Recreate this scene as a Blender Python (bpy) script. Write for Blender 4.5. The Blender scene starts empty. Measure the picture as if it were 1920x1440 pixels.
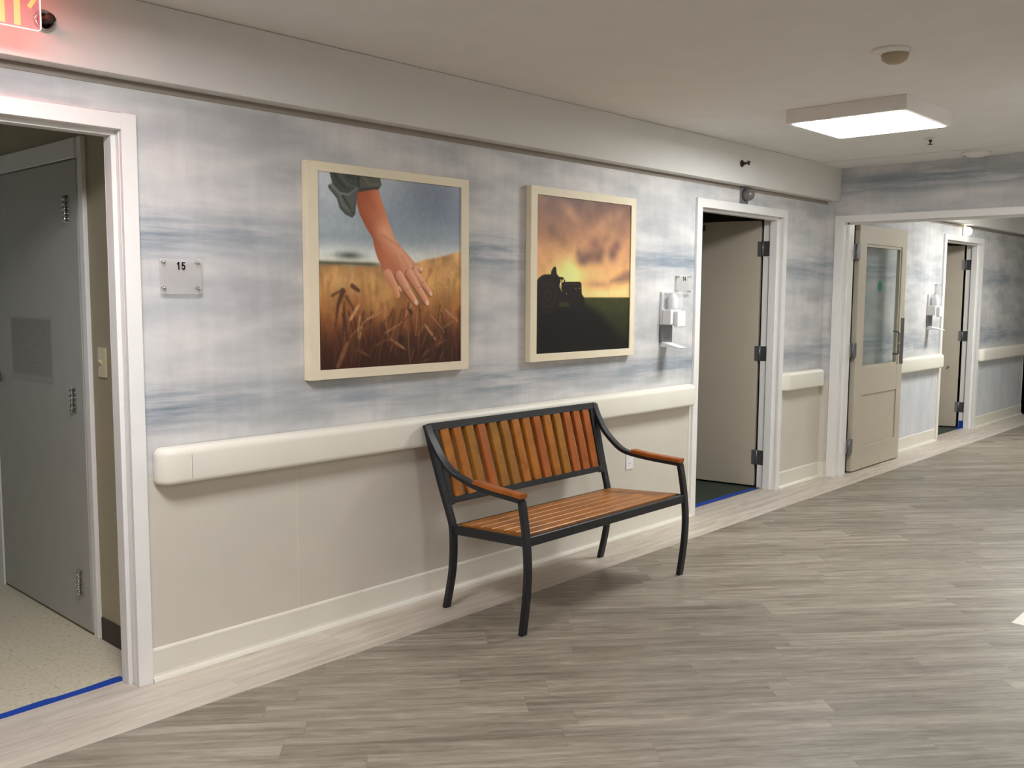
import bpy, bmesh, math, random
import numpy as np
from mathutils import Vector, Matrix
random.seed(7)
S = bpy.context.scene
COL = S.collection
PI = math.pi

# ------------------------------------------------------------------ materials
def lin(c):
    c = c / 255.0
    return c / 12.92 if c <= 0.04045 else ((c + 0.055) / 1.055) ** 2.4
def rgb(r, g, b): return (lin(r), lin(g), lin(b), 1)

class N:
    def __init__(s, name):
        s.m = bpy.data.materials.new(name); s.m.use_nodes = True
        s.t = s.m.node_tree; s.b = s.t.nodes['Principled BSDF']
    def n(s, typ, **kw):
        x = s.t.nodes.new(typ)
        for k, v in kw.items():
            if isinstance(k, str) and hasattr(x, k): setattr(x, k, v)
        return x
    def l(s, a, b): s.t.links.new(a, b)
    def math(s, op, a, b=None, c=None):
        x = s.n('ShaderNodeMath', operation=op)
        for i, v in enumerate((a, b, c)):
            if v is None: continue
            if hasattr(v, 'links'): s.l(v, x.inputs[i])
            else: x.inputs[i].default_value = v
        return x.outputs[0]
    def mix(s, f, a, b, blend='MIX'):
        x = s.n('ShaderNodeMix', data_type='RGBA', blend_type=blend)
        for i, v in ((0, f), (6, a), (7, b)):
            if hasattr(v, 'links'): s.l(v, x.inputs[i])
            else: x.inputs[i].default_value = v
        return x.outputs[2]
    def pos(s):
        g = s.n('ShaderNodeNewGeometry'); sp = s.n('ShaderNodeSeparateXYZ')
        s.l(g.outputs['Position'], sp.inputs[0]); return sp.outputs
    def comb(s, x, y, z=0.0):
        c = s.n('ShaderNodeCombineXYZ')
        for i, v in enumerate((x, y, z)):
            if hasattr(v, 'links'): s.l(v, c.inputs[i])
            else: c.inputs[i].default_value = v
        return c.outputs[0]
    def noise(s, vec, scale=1.0, detail=3.0, rough=0.5, dist=0.0):
        x = s.n('ShaderNodeTexNoise'); s.l(vec, x.inputs['Vector'])
        x.inputs['Scale'].default_value = scale; x.inputs['Detail'].default_value = detail
        x.inputs['Roughness'].default_value = rough; x.inputs['Distortion'].default_value = dist
        return x.outputs['Fac']
    def ramp(s, f, stops):
        r = s.n('ShaderNodeValToRGB'); s.l(f, r.inputs[0]); e = r.color_ramp.elements
        while len(e) < len(stops): e.new(0.5)
        for i, (p, c) in enumerate(stops): e[i].position = p; e[i].color = c
        return r.outputs[0]
    def bump(s, h, strength=0.1, dist=0.002):
        x = s.n('ShaderNodeBump'); s.l(h, x.inputs['Height'])
        x.inputs['Strength'].default_value = strength; x.inputs['Distance'].default_value = dist
        s.l(x.outputs[0], s.b.inputs['Normal'])

def paint(name, col, rough=0.55, spec=0.4, metal=0.0, var=0.03, vs=6.0, bump=0.0, coat=0.0):
    k = N(name); g = k.n('ShaderNodeNewGeometry')
    f = k.noise(g.outputs['Position'], vs, 4)
    a = tuple(max(0, c * (1 - var * 2)) for c in col[:3]) + (1,); b = tuple(c * (1 + var * 2) for c in col[:3]) + (1,)
    k.l(k.ramp(f, [(0.3, a), (0.7, b)]), k.b.inputs['Base Color'])
    k.b.inputs['Roughness'].default_value = rough
    k.b.inputs['Specular IOR Level'].default_value = spec
    k.b.inputs['Metallic'].default_value = metal
    k.b.inputs['Coat Weight'].default_value = coat
    if bump: k.bump(k.noise(g.outputs['Position'], 120, 3), bump, 0.001)
    return k.m
def emit(name, col, strength):
    k = N(name); k.b.inputs['Base Color'].default_value = col
    k.b.inputs['Emission Color'].default_value = col; k.b.inputs['Emission Strength'].default_value = strength
    return k.m

def wallpaper_mat(name, lower=False):
    k = N(name); p = k.pos(); X = p[0]; Z = p[2]
    # horizontal coordinate runs along the wall (x and y summed so that the cross wall is papered too)
    H = k.math('SUBTRACT', X, p[1])
    PER = 0.665
    if not lower:
        th = k.math('MULTIPLY', Z, 2 * PI / PER)
        cs = k.math('COSINE', th); sn = k.math('SINE', th)
        xw = H
        def loopn(sx, R, off, detail=4, rough=0.6, dist=0.0):
            return k.noise(k.comb(k.math('MULTIPLY_ADD', xw, sx, off), k.math('MULTIPLY', cs, R), k.math('MULTIPLY', sn, R)), 1.0, detail, rough, dist)
        base = loopn(2.0, 0.72, 3.1, 4, 0.5)
        col = k.ramp(base, [(0.34, rgb(184, 184, 186)), (0.46, rgb(201, 201, 202)), (0.56, rgb(215, 212, 212)), (0.68, rgb(224, 221, 220))])
        tint = loopn(2.2, 0.9, 20.0, 4, 0.5)
        col = k.mix(k.math('MULTIPLY', k.ramp(tint, [(0.5, (0, 0, 0, 1)), (0.68, (1, 1, 1, 1))]), 0.55), col, rgb(190, 192, 195))
        # blue grey streak bands, repeated with the paper
        ph = k.math('FRACT', k.math('DIVIDE', k.math('ADD', k.math('SUBTRACT', Z, 1.055), 0.3325 + k_shift), PER))
        wob = k.math('MULTIPLY', k.math('SUBTRACT', k.noise(k.comb(k.math('MULTIPLY', H, 0.9), 0.0, 4.0), 1.0, 2), 0.5), 0.30)
        d = k.math('ABSOLUTE', k.math('SUBTRACT', k.math('ADD', ph, wob), 0.5))
        band = k.n('ShaderNodeMapRange'); k.l(d, band.inputs[0]); band.inputs[1].default_value = 0.21; band.inputs[2].default_value = 0.02
        band.interpolation_type = 'SMOOTHSTEP'
        st = loopn(2.0, 2.6, 50.0, 5, 0.65)
        bm = k.math('MULTIPLY', band.outputs[0], k.ramp(st, [(0.38, (0, 0, 0, 1)), (0.60, (1, 1, 1, 1))]))
        blotch = k.ramp(k.noise(k.comb(k.math('MULTIPLY', H, 1.0), k.math('MULTIPLY', Z, 0.2)), 1.0, 2), [(0.36, (0.25, 0.25, 0.25, 1)), (0.58, (1, 1, 1, 1))])
        bm = k.math('MULTIPLY', bm, blotch)
        col = k.mix(k.math('MULTIPLY', bm, 0.85), col, rgb(128, 142, 157))
        haze = k.math('MULTIPLY', k.math('MULTIPLY', band.outputs[0], 0.30), blotch)
        col = k.mix(haze, col, rgb(150, 160, 170))
        fine = loopn(2.0, 9.0, 80.0, 3, 0.7)
        dk = k.math('MULTIPLY', k.ramp(fine, [(0.61, (0, 0, 0, 1)), (0.70, (1, 1, 1, 1))]), bm)
        col = k.mix(k.math('MULTIPLY', dk, 0.7), col, rgb(98, 112, 130))
        vert = k.noise(k.comb(k.math('MULTIPLY', H, 14.0), k.math('MULTIPLY', Z, 2.5)), 1.0, 4, 0.6)
        col = k.mix(1.0, col, k.ramp(vert, [(0.3, (0.93, 0.93, 0.93, 1)), (0.7, (1.05, 1.05, 1.05, 1))]), 'MULTIPLY')
    else:
        v = k.noise(k.comb(k.math('MULTIPLY', H, 6.0), k.math('MULTIPLY', Z, 2.2)), 1.0, 5, 0.6)
        col = k.ramp(v, [(0.3, rgb(196, 200, 207)), (0.5, rgb(210, 213, 218)), (0.7, rgb(222, 224, 228))])
        w2 = k.noise(k.comb(k.math('MULTIPLY', H, 2.0), k.math('MULTIPLY', Z, 5.0), 3.0), 1.0, 3)
        col = k.mix(k.math('MULTIPLY', w2, 0.5), col, rgb(200, 203, 208))
    k.l(col, k.b.inputs['Base Color'])
    k.b.inputs['Roughness'].default_value = 0.55; k.b.inputs['Specular IOR Level'].default_value = 0.25
    return k.m
k_shift = 0.0

def floor_mat(name, ang, width, length, cols, streak=1.0, rough=0.42, seam=0.75, gscale=1.0):
    k = N(name); p = k.pos(); c, s = math.cos(ang), math.sin(ang)
    u = k.math('ADD', k.math('MULTIPLY', p[0], c), k.math('MULTIPLY', p[1], s))
    w = k.math('ADD', k.math('MULTIPLY', p[0], -s), k.math('MULTIPLY', p[1], c))
    r = k.math('DIVIDE', w, width); row = k.math('FLOOR', r); fr = k.math('FRACT', r)
    wn = k.n('ShaderNodeTexWhiteNoise', noise_dimensions='1D'); k.l(row, wn.inputs['W'])
    uu = k.math('DIVIDE', k.math('ADD', u, k.math('MULTIPLY', wn.outputs[0], 7.3)), length)
    cl = k.math('FLOOR', uu); fu = k.math('FRACT', uu)
    wn2 = k.n('ShaderNodeTexWhiteNoise', noise_dimensions='2D'); k.l(k.comb(row, cl), wn2.inputs['Vector'])
    rnd = wn2.outputs[0]
    off = k.math('MULTIPLY', rnd, 37.0)
    g1 = k.noise(k.comb(k.math('MULTIPLY_ADD', u, 1.5 * gscale, off), k.math('MULTIPLY', w, 24.0 * gscale), off), 1.0, 5, 0.65, 0.5)
    g2 = k.noise(k.comb(k.math('MULTIPLY_ADD', u, 9.0 * gscale, off), k.math('MULTIPLY', w, 90.0 * gscale), off), 1.0, 5, 0.7, 0.8)
    g3 = k.noise(k.comb(k.math('MULTIPLY_ADD', u, 2.6 * gscale, off), k.math('MULTIPLY', w, 11.0 * gscale), off), 1.0, 4, 0.65, 2.0)
    f = k.math('ADD', k.math('MULTIPLY', g1, 0.52), k.math('MULTIPLY', g2, 0.24))
    f = k.math('ADD', f, k.math('MULTIPLY', g3, 0.24))
    f = k.math('ADD', f, k.math('MULTIPLY', k.math('SUBTRACT', rnd, 0.5), 0.085 * streak))
    col = k.ramp(f, [(0.39, cols[0]), (0.475, cols[1]), (0.545, cols[2]), (0.63, cols[3])])
    e1 = k.math('LESS_THAN', fr, 0.014); e2 = k.math('LESS_THAN', fu, 0.0025)
    e = k.math('MAXIMUM', e1, e2)
    col = k.mix(k.math('MULTIPLY', e, 1 - seam), col, (0.03, 0.025, 0.02, 1))
    k.l(col, k.b.inputs['Base Color']); k.b.inputs['Roughness'].default_value = rough
    k.b.inputs['Specular IOR Level'].default_value = 0.5
    k.bump(g2, 0.08, 0.001)
    return k.m

def tile_mat():
    k = N('speckled_tile'); p = k.pos()
    v = k.comb(p[0], p[1])
    n1 = k.noise(v, 55, 4, 0.7); n2 = k.noise(v, 4, 3)
    col = k.ramp(n1, [(0.32, rgb(150, 140, 116)), (0.42, rgb(210, 202, 180)), (0.75, rgb(226, 219, 198))])
    col = k.mix(k.math('MULTIPLY', n2, 0.3), col, rgb(196, 186, 160))
    a = k.math('LESS_THAN', k.math('FRACT', k.math('DIVIDE', k.math('ADD', p[0], 0.17), 0.305)), 0.006)
    b = k.math('LESS_THAN', k.math('FRACT', k.math('DIVIDE', p[1], 0.305)), 0.006)
    col = k.mix(k.math('MULTIPLY', k.math('MAXIMUM', a, b), 0.4), col, rgb(120, 105, 80))
    k.l(col, k.b.inputs['Base Color']); k.b.inputs['Roughness'].default_value = 0.35
    return k.m

def wood_mat(name, dark, light):
    k = N(name); tc = k.n('ShaderNodeTexCoord'); mp = k.n('ShaderNodeMapping'); k.l(tc.outputs['Object'], mp.inputs[0])
    oi = k.n('ShaderNodeObjectInfo')
    sp = k.n('ShaderNodeSeparateXYZ'); k.l(mp.outputs[0], sp.inputs[0])
    off = k.math('MULTIPLY', oi.outputs['Random'], 20)
    g = k.noise(k.comb(k.math('MULTIPLY_ADD', sp.outputs[0], 8, off), k.math('MULTIPLY', sp.outputs[1], 12), k.math('MULTIPLY_ADD', sp.outputs[2], 8, off)), 1.0, 5, 0.6, 0.5)
    k.l(k.ramp(g, [(0.3, dark), (0.7, light)]), k.b.inputs['Base Color'])
    k.b.inputs['Roughness'].default_value = 0.42; k.b.inputs['Specular IOR Level'].default_value = 0.35; k.b.inputs['Coat Weight'].default_value = 0.1; k.b.inputs['Coat Roughness'].default_value = 0.25
    return k.m

def attr_mat(name, rough=0.45, spec=0.25):
    k = N(name); a = k.n('ShaderNodeAttribute'); a.attribute_name = 'Col'
    k.l(a.outputs['Color'], k.b.inputs['Base Color']); k.b.inputs['Roughness'].default_value = rough
    k.b.inputs['Specular IOR Level'].default_value = spec
    return k.m

def glass_mat(name, col, rough=0.02, alpha=0.25, thin_tint=None):
    k = N(name); k.b.inputs['Base Color'].default_value = col
    k.b.inputs['Roughness'].default_value = rough; k.b.inputs['Alpha'].default_value = alpha
    k.b.inputs['Specular IOR Level'].default_value = 0.7
    return k.m

M = {}
M['far'] = paint('white_far_wall', rgb(235, 233, 230), 0.8, 0.1, var=0.01)
M['ceil'] = paint('ceiling_paint', rgb(231, 229, 226), 0.9, 0.1, var=0.01, bump=0.15)
M['soffit'] = paint('soffit_paint', rgb(219, 217, 213), 0.85, 0.15, var=0.01)
M['paper'] = wallpaper_mat('painted_wallpaper')
M['paper_low'] = wallpaper_mat('pale_blue_wallpaper', True)
M['beige'] = paint('beige_panel', rgb(212, 205, 194), 0.45, 0.35, var=0.01)
M['trim'] = paint('white_gloss_trim', rgb(238, 236, 234), 0.35, 0.5, var=0.01, bump=0.05)
M['base'] = paint('cream_vinyl_base', rgb(228, 224, 212), 0.38, 0.45, var=0.01)
M['rail'] = paint('cream_vinyl_rail', rgb(234, 230, 218), 0.42, 0.4, var=0.008)
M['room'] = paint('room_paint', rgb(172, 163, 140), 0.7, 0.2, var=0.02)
M['doorgrey'] = paint('grey_door_paint', rgb(180, 178, 172), 0.5, 0.3, var=0.02)
M['doorbeige'] = paint('beige_door_paint', rgb(184, 174, 158), 0.5, 0.3, var=0.01)
M['lobbydoor'] = paint('beige_lobby_door', rgb(196, 187, 170), 0.5, 0.35, var=0.01)
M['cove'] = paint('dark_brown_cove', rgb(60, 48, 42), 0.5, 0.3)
M['floor'] = floor_mat('diagonal_vinyl_planks', math.radians(-41), 0.135, 0.95,
                       [rgb(112, 103, 91), rgb(134, 125, 112), rgb(150, 141, 128), rgb(172, 163, 149)])
M['border'] = floor_mat('pale_border_planks', 0.0, 0.172, 1.2,
                        [rgb(178, 166, 154), rgb(194, 183, 171), rgb(203, 193, 181), rgb(214, 205, 194)], streak=0.5, seam=0.9)
M['strip'] = paint('taupe_shade_strip', rgb(150, 141, 132), 0.7, 0.1, var=0.02)  # taupe colour deepens the shade under the soffit
M['tile'] = tile_mat()
M['green'] = paint('dark_green_floor', rgb(52, 62, 54), 0.5, 0.3, var=0.08)
M['blue'] = paint('blue_masking_tape', rgb(28, 68, 165), 0.6, 0.3)
M['steel'] = paint('brushed_steel', rgb(128, 128, 132), 0.38, 0.5, metal=0.8)
M['chrome'] = paint('chrome', rgb(200, 200, 200), 0.15, 0.5, metal=1.0)
M['black'] = paint('black_gap', rgb(18, 16, 16), 0.7, 0.2)
M['frame'] = paint('black_powder_coat', rgb(24, 26, 31), 0.42, 0.5, var=0.05)
M['picframe'] = paint('pale_birch_frame', rgb(238, 226, 200), 0.5, 0.3, var=0.015)
M['white'] = paint('white_plastic', rgb(238, 238, 240), 0.35, 0.5, var=0.005)
M['greyplastic'] = paint('grey_plastic', rgb(120, 120, 124), 0.45, 0.4)
M['ivory'] = paint('ivory_plastic', rgb(212, 202, 165), 0.4, 0.4)
M['clear'] = glass_mat('clear_plastic', (0.9, 0.9, 0.95, 1), 0.05, 0.28)
M['acrylic'] = glass_mat('clear_acrylic', (0.72, 0.70, 0.69, 1), 0.08, 0.30)
M['pinkacrylic'] = glass_mat('pink_tinted_acrylic', (0.85, 0.35, 0.36, 1), 0.06, 0.30)
M['glass'] = glass_mat('door_glass', (0.30, 0.38, 0.37, 1), 0.03, 0.22)
M['woodA'] = wood_mat('golden_wood', rgb(142, 82, 12), rgb(182, 112, 25))
M['woodB'] = wood_mat('olive_wood', rgb(136, 88, 16), rgb(168, 112, 28))
M['woodC'] = wood_mat('red_brown_wood', rgb(146, 76, 22), rgb(174, 96, 32))
M['woodD'] = wood_mat('seat_wood', rgb(152, 94, 38), rgb(184, 120, 54))
M['ink'] = paint('black_ink', rgb(20, 18, 18), 0.6, 0.2)
M['violet'] = paint('violet_label', rgb(110, 100, 190), 0.5, 0.3)
M['greensticker'] = paint('green_sticker', rgb(20, 105, 78), 0.5, 0.3)
M['art'] = attr_mat('printed_picture')
M['lens'] = emit('lit_lens', (0.985, 1.0, 0.985, 1), 40.0)
M['lens2'] = emit('lit_lens_far', (0.985, 1.0, 0.97, 1), 50.0)
M['lens3'] = emit('lit_lens_dim', (0.985, 1.0, 0.985, 1), 32.0)
M['lens0'] = emit('lit_lens_left', (0.99, 0.99, 1.0, 1), 43.0)
M['fixture'] = paint('white_fixture', rgb(236, 232, 229), 0.5, 0.3, var=0.005)
M['bulb'] = emit('lit_dome', (1.0, 0.93, 0.85, 1), 8.0)
M['dome'] = paint('smoky_dome', rgb(110, 106, 104), 0.2, 0.6)
M['detector'] = paint('aged_beige_plastic', rgb(176, 162, 138), 0.5, 0.3)
M['letter'] = emit('glowing_orange_letter', (1.0, 0.36, 0.13, 1), 1.15)
M['glowedge'] = emit('glowing_pink_edge', (1.0, 0.62, 0.58, 1), 1.5)
M['paperm'] = None

def grid_paper():
    k = N('calendar_sheet'); p = k.pos()
    n = k.noise(k.comb(0.0, k.math('MULTIPLY', p[1], 60), k.math('MULTIPLY', p[2], 90)), 1.0, 4, 0.8)
    col = k.ramp(n, [(0.35, rgb(96, 84, 78)), (0.55, rgb(150, 138, 130)), (0.7, rgb(172, 160, 152))])
    a = k.math('LESS_THAN', k.math('FRACT', k.math('DIVIDE', p[1], 0.062)), 0.05)
    b = k.math('LESS_THAN', k.math('FRACT', k.math('DIVIDE', p[2], 0.042)), 0.07)
    col = k.mix(k.math('MULTIPLY', k.math('MAXIMUM', a, b), 0.5), col, rgb(80, 70, 66))
    k.l(col, k.b.inputs['Base Color']); k.b.inputs['Roughness'].default_value = 0.5
    return k.m
M['paperm'] = grid_paper()

# ------------------------------------------------------------------ mesh helpers
class MB:
    def __init__(s): s.v = []; s.f = []; s.mi = []; s.sm = []
    def add(s, vs, fs, mi=0, smooth=False):
        o = len(s.v); s.v += [tuple(map(float, q)) for q in vs]
        for f in fs: s.f.append(tuple(i + o for i in f)); s.mi.append(mi); s.sm.append(smooth)
        return s
    def box(s, x0, x1, y0, y1, z0, z1, mi=0, faces=None):
        vs = [(x, y, z) for x in (x0, x1) for y in (y0, y1) for z in (z0, z1)]
        fs = {'-x': (0, 1, 3, 2), '+x': (4, 6, 7, 5), '-y': (0, 4, 5, 1), '+y': (2, 3, 7, 6), '-z': (0, 2, 6, 4), '+z': (1, 5, 7, 3)}
        o = len(s.v); s.v += vs
        for k_, f in fs.items():
            s.f.append(tuple(i + o for i in f)); s.mi.append(mi if faces is None else faces.get(k_, mi)); s.sm.append(False)
        return s
    def prism(s, pts, axis, a0, a1, mi=0, smooth=False):
        """pts: 2D outline in the two axes other than axis (in xyz order)"""
        n = len(pts)
        def P(p, a):
            q = [p[0], p[1]]; q.insert(axis, a); return q
        vs = [P(p, a0) for p in pts] + [P(p, a1) for p in pts]
        fs = [(i, (i + 1) % n, n + (i + 1) % n, n + i) for i in range(n)]
        s.add(vs, fs, mi, smooth); s.add(vs, [tuple(range(n - 1, -1, -1)), tuple(range(n, 2 * n))], mi); return s
    def lathe(s, prof, c, axis='z', n=28, mi=0, flip=1):
        """prof: (r,h) list; axis direction; c base point"""
        vs = []
        for r, h in prof:
            for i in range(n):
                a = 2 * PI * i / n; ca, sa = r * math.cos(a), r * math.sin(a); h_ = h * flip
                q = {'z': (ca, sa, h_), 'y': (ca, h_, sa), 'x': (h_, ca, sa)}[axis]
                vs.append((c[0] + q[0], c[1] + q[1], c[2] + q[2]))
        fs = []
        for j in range(len(prof) - 1):
            for i in range(n):
                fs.append((j * n + i, j * n + (i + 1) % n, (j + 1) * n + (i + 1) % n, (j + 1) * n + i))
        s.add(vs, fs, mi, True)
        m = len(prof)
        if prof[0][0] > 1e-5: s.add(vs[:n], [tuple(range(n - 1, -1, -1))], mi)
        if prof[-1][0] > 1e-5: s.add(vs[(m - 1) * n:], [tuple(range(n))], mi)
        return s
    def sweep(s, path, half_w, half_t, up=Vector((1, 0, 0)), mi=0, ch=0.25):
        """rect section (chamfered): half_w along 'up' axis, half_t perpendicular to path"""
        pts = [Vector(p) for p in path]; n = len(pts); vs = []
        up = Vector(up)
        c = min(half_w, half_t) * ch
        sec = [(-half_w + c, -half_t), (half_w - c, -half_t), (half_w, -half_t + c), (half_w, half_t - c), (half_w - c, half_t), (-half_w + c, half_t), (-half_w, half_t - c), (-half_w, -half_t + c)]
        for i, p in enumerate(pts):
            t = (pts[min(i + 1, n - 1)] - pts[max(i - 1, 0)]).normalized()
            w = (up - t * up.dot(t)).normalized(); m = t.cross(w)
            for a, b in sec: vs.append(p + w * a + m * b)
        k_ = len(sec)
        fs = [(i * k_ + j, i * k_ + (j + 1) % k_, (i + 1) * k_ + (j + 1) % k_, (i + 1) * k_ + j) for i in range(n - 1) for j in range(k_)]
        fs += [tuple(range(k_ - 1, -1, -1)), tuple(range((n - 1) * k_, n * k_))]
        s.add(vs, fs, mi); return s
    def tube(s, path, r, n=12, mi=0):
        pts = [Vector(p) for p in path]; vs = []; m_ = len(pts)
        t0 = (pts[1] - pts[0]).normalized(); ref = Vector((0, 0, 1)) if abs(t0.z) < 0.9 else Vector((1, 0, 0))
        for i, p in enumerate(pts):
            t = (pts[min(i + 1, m_ - 1)] - pts[max(i - 1, 0)]).normalized()
            w = (ref - t * ref.dot(t)).normalized(); u = t.cross(w)
            for j in range(n):
                a = 2 * PI * j / n; vs.append(p + w * math.cos(a) * r + u * math.sin(a) * r)
        fs = [(i * n + j, i * n + (j + 1) % n, (i + 1) * n + (j + 1) % n, (i + 1) * n + j) for i in range(m_ - 1) for j in range(n)]
        s.add(vs, fs, mi, True); s.add(vs, [tuple(range(n - 1, -1, -1)), tuple(range((m_ - 1) * n, m_ * n))], mi); return s
    def build(s, name, mats, parent=None, bevel=0.0, seg=2):
        if not isinstance(mats, (list, tuple)): mats = [mats]
        me = bpy.data.meshes.new(name); me.from_pydata(s.v, [], s.f)
        for m in mats: me.materials.append(m)
        for p, mi, sm in zip(me.polygons, s.mi, s.sm): p.material_index = mi; p.use_smooth = sm
        bm = bmesh.new(); bm.from_mesh(me)
        bmesh.ops.remove_doubles(bm, verts=bm.verts, dist=1e-6)
        bmesh.ops.recalc_face_normals(bm, faces=bm.faces); bm.to_mesh(me); bm.free()
        o = bpy.data.objects.new(name, me); COL.objects.link(o)
        if parent is not None:
            o.parent = parent; o.matrix_parent_inverse = parent.matrix_world_inv if hasattr(parent, 'matrix_world_inv') else Matrix.Translation(-Vector(ORG.get(parent.name, (0, 0, 0))))
            ORG[o.name] = ORG.get(parent.name, (0, 0, 0))
        if bevel:
            b = o.modifiers.new('bevel', 'BEVEL'); b.width = bevel; b.segments = seg; b.limit_method = 'ANGLE'; b.angle_limit = 0.7
            b.harden_normals = False
        return o
ORG = {}
def tag(o, label, cat, group=None, kind=None):
    o['label'] = label; o['category'] = cat
    if group: o['group'] = group
    if kind: o['kind'] = kind
    return o
def thing(name, loc, label, cat, group=None, kind=None):
    o = bpy.data.objects.new(name, None); COL.objects.link(o); o.location = loc; o.empty_display_size = 0.05
    ORG[o.name] = tuple(loc)
    return tag(o, label, cat, group, kind)
def copy_tree(o, parent=None):
    c = o.copy(); COL.objects.link(c)
    if parent is not None: c.parent = parent; c.matrix_parent_inverse = o.matrix_parent_inverse.copy()
    for ch in list(o.children): copy_tree(ch, c)
    return c
def struct(o, label, cat): return tag(o, label, cat, None, 'structure')
def smooth(pts, n=6):
    """Catmull-Rom"""
    P = [Vector(p) for p in pts]; out = []
    for i in range(len(P) - 1):
        a = P[max(i - 1, 0)]; b = P[i]; c = P[i + 1]; d = P[min(i + 2, len(P) - 1)]
        for j in range(n):
            t = j / n
            out.append(0.5 * ((2 * b) + (c - a) * t + (2 * a - 5 * b + 4 * c - d) * t * t + (3 * b - 3 * c + d - a) * t ** 3))
    out.append(P[-1]); return out

# ------------------------------------------------------------------ dimensions
ZC = 2.538; ZS = 2.268; YS = -0.079; WT = 0.14
X15 = (0.42, 1.572); X14 = (5.500, 6.653); X13 = (10.215, 11.362); ZT = 2.088
XP = 7.49; XQ = 7.69
WEND = 13.295
ZSPL = 0.80

# ------------------------------------------------------------------ room shell
w = MB()
def wseg(x0, x1, z0, z1, mi): w.box(x0, x1, 0, WT, z0, z1, mi, {'+y': 3, '-x': 3, '+x': mi})
def wall_run(x0, x1, low):
    wseg(x0, x1, 0, ZSPL, low); wseg(x0, x1, ZSPL, ZC, 0)
j = 0.03
wall_run(-2.5, X15[0] - j, 1); wseg(X15[0] - j, X15[1] + j, ZT + j, ZC, 0)
wall_run(X15[1] + j, X14[0] - j, 1); wseg(X14[0] - j, X14[1] + j, ZT + j, ZC, 0)
wall_run(X14[1] + j, XP, 1); wall_run(XP, X13[0] - j, 2); wseg(X13[0] - j, X13[1] + j, ZT + j, ZC, 0)
wall_run(X13[1] + j, WEND, 2)
struct(w.build('wall_left', [M['paper'], M['beige'], M['paper_low'], M['room']]), 'long corridor wall in grey blue brushed wallpaper over plain lower panels', 'wall')
# thin seam in the lower panel
struct(MB().box(2.306, 2.309, -0.0012, 0, 0.13, 0.775).build('trim_10', M['base']), 'hairline joint strip in the beige lower panel left of the bench', 'trim')

# soffit
for i, (a, b, lb) in enumerate([(-2.5, XP, 'painted soffit running above the pictures and room doors'), (XQ, WEND, 'painted soffit in the corridor beyond the open double doorway')]):
    struct(MB().box(a, b, YS, 0, ZS, ZC - 0.001).build('trim_%d' % (1 + i), M['soffit'], bevel=0.003), lb, 'soffit')

# ceiling
struct(MB().box(-2.5, 16.0, -5.6, WT, ZC, ZC + 0.1).build('ceiling', M['ceil']), 'flat off-white corridor ceiling', 'ceiling')
struct(MB().box(7.11, XP, -2.57, YS, ZC - 0.008, ZC).build('trim_3', M['ceil'], bevel=0.002), 'slightly lowered ceiling strip along the papered cross wall', 'trim')

# floors
struct(MB().box(-2.5, 16.0, -5.6, -0.338, -0.05, 0).build('floor', M['floor']), 'diagonal grey brown wood-look vinyl plank floor', 'floor')
bd = MB().box(-2.5, WEND, -0.338, 0.0, -0.05, 0.0)
for a, b in (X15, X14, X13): bd.box(a - j, b + j, 0.0, 0.105, -0.05, 0.0)
struct(bd.build('floor_1', M['border']), 'pale wood-look border strip along the wall', 'floor')
bd2 = MB().box(4.69, 16.0, -2.57, -2.228, 0.0, 0.0015).box(4.69, 5.03, -5.6, -2.57, 0.0, 0.0015)
struct(bd2.build('floor_2', M['base']), 'cream floor border corner at the right edge of the photo', 'floor')

# opposite walls that close the corridor (outside the frame)
ow = MB().box(5.03, WEND + 2.7, -2.69, -2.57, 0, ZC).box(5.03, 5.15, -5.6, -2.69, 0, ZC)
struct(ow.build('wall_right', M['far']), 'opposite corridor wall right of the frame', 'wall')
struct(MB().box(-2.62, -2.5, -5.7, WT, 0, ZC).build('wall_far_left', M['far']), 'end wall left of the frame', 'wall')
struct(MB().box(-2.62, 5.15, -5.7, -5.6, 0, ZC).build('wall_back', M['far']), 'wall behind the camera', 'wall')
struct(MB().box(16.0, 16.1, -2.69, WT, 0, ZC).build('wall_end', M['doorgrey']), 'far end wall of the corridor', 'wall')
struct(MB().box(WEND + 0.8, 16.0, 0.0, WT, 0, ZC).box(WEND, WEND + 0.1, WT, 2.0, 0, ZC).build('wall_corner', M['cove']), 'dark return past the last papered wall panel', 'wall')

# baseboard (vinyl, with lighter toe and top line)
def base_run(name, x0, x1, label):
    m = MB()
    prof = [(0, 0), (-0.026, 0), (-0.026, 0.004), (-0.020, 0.013), (-0.011, 0.020), (-0.009, 0.030), (-0.009, 0.120), (-0.006, 0.126), (0, 0.129)]
    m.prism(prof, 0, x0, x1)
    return struct(m.build(name, M['base']), label, 'baseboard')
base_run('baseboard_left', 1.632, 5.445, 'cream baseboard behind the bench')
base_run('baseboard_middle', 6.716, 7.42, 'short cream baseboard between the second room door and the lobby doorway')
base_run('baseboard_right', 7.70, 10.15, 'cream baseboard beyond the open lobby door')
base_run('baseboard_far', 11.43, WEND, 'cream baseboard right of the farthest room door')

# pilaster at the lobby doorway
pl = MB().box(7.418, XP, -0.045, 0, 0, ZSPL, 1).box(7.418, XP, -0.045, 0, ZSPL, ZS, 0)
pl.box(7.408, XP, -0.055, 0, 0, 0.127, 2)
struct(pl.build('wall_pilaster', [M['paper'], M['beige'], M['base']]), 'narrow papered wall return beside the lobby doorway casing', 'wall')

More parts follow.
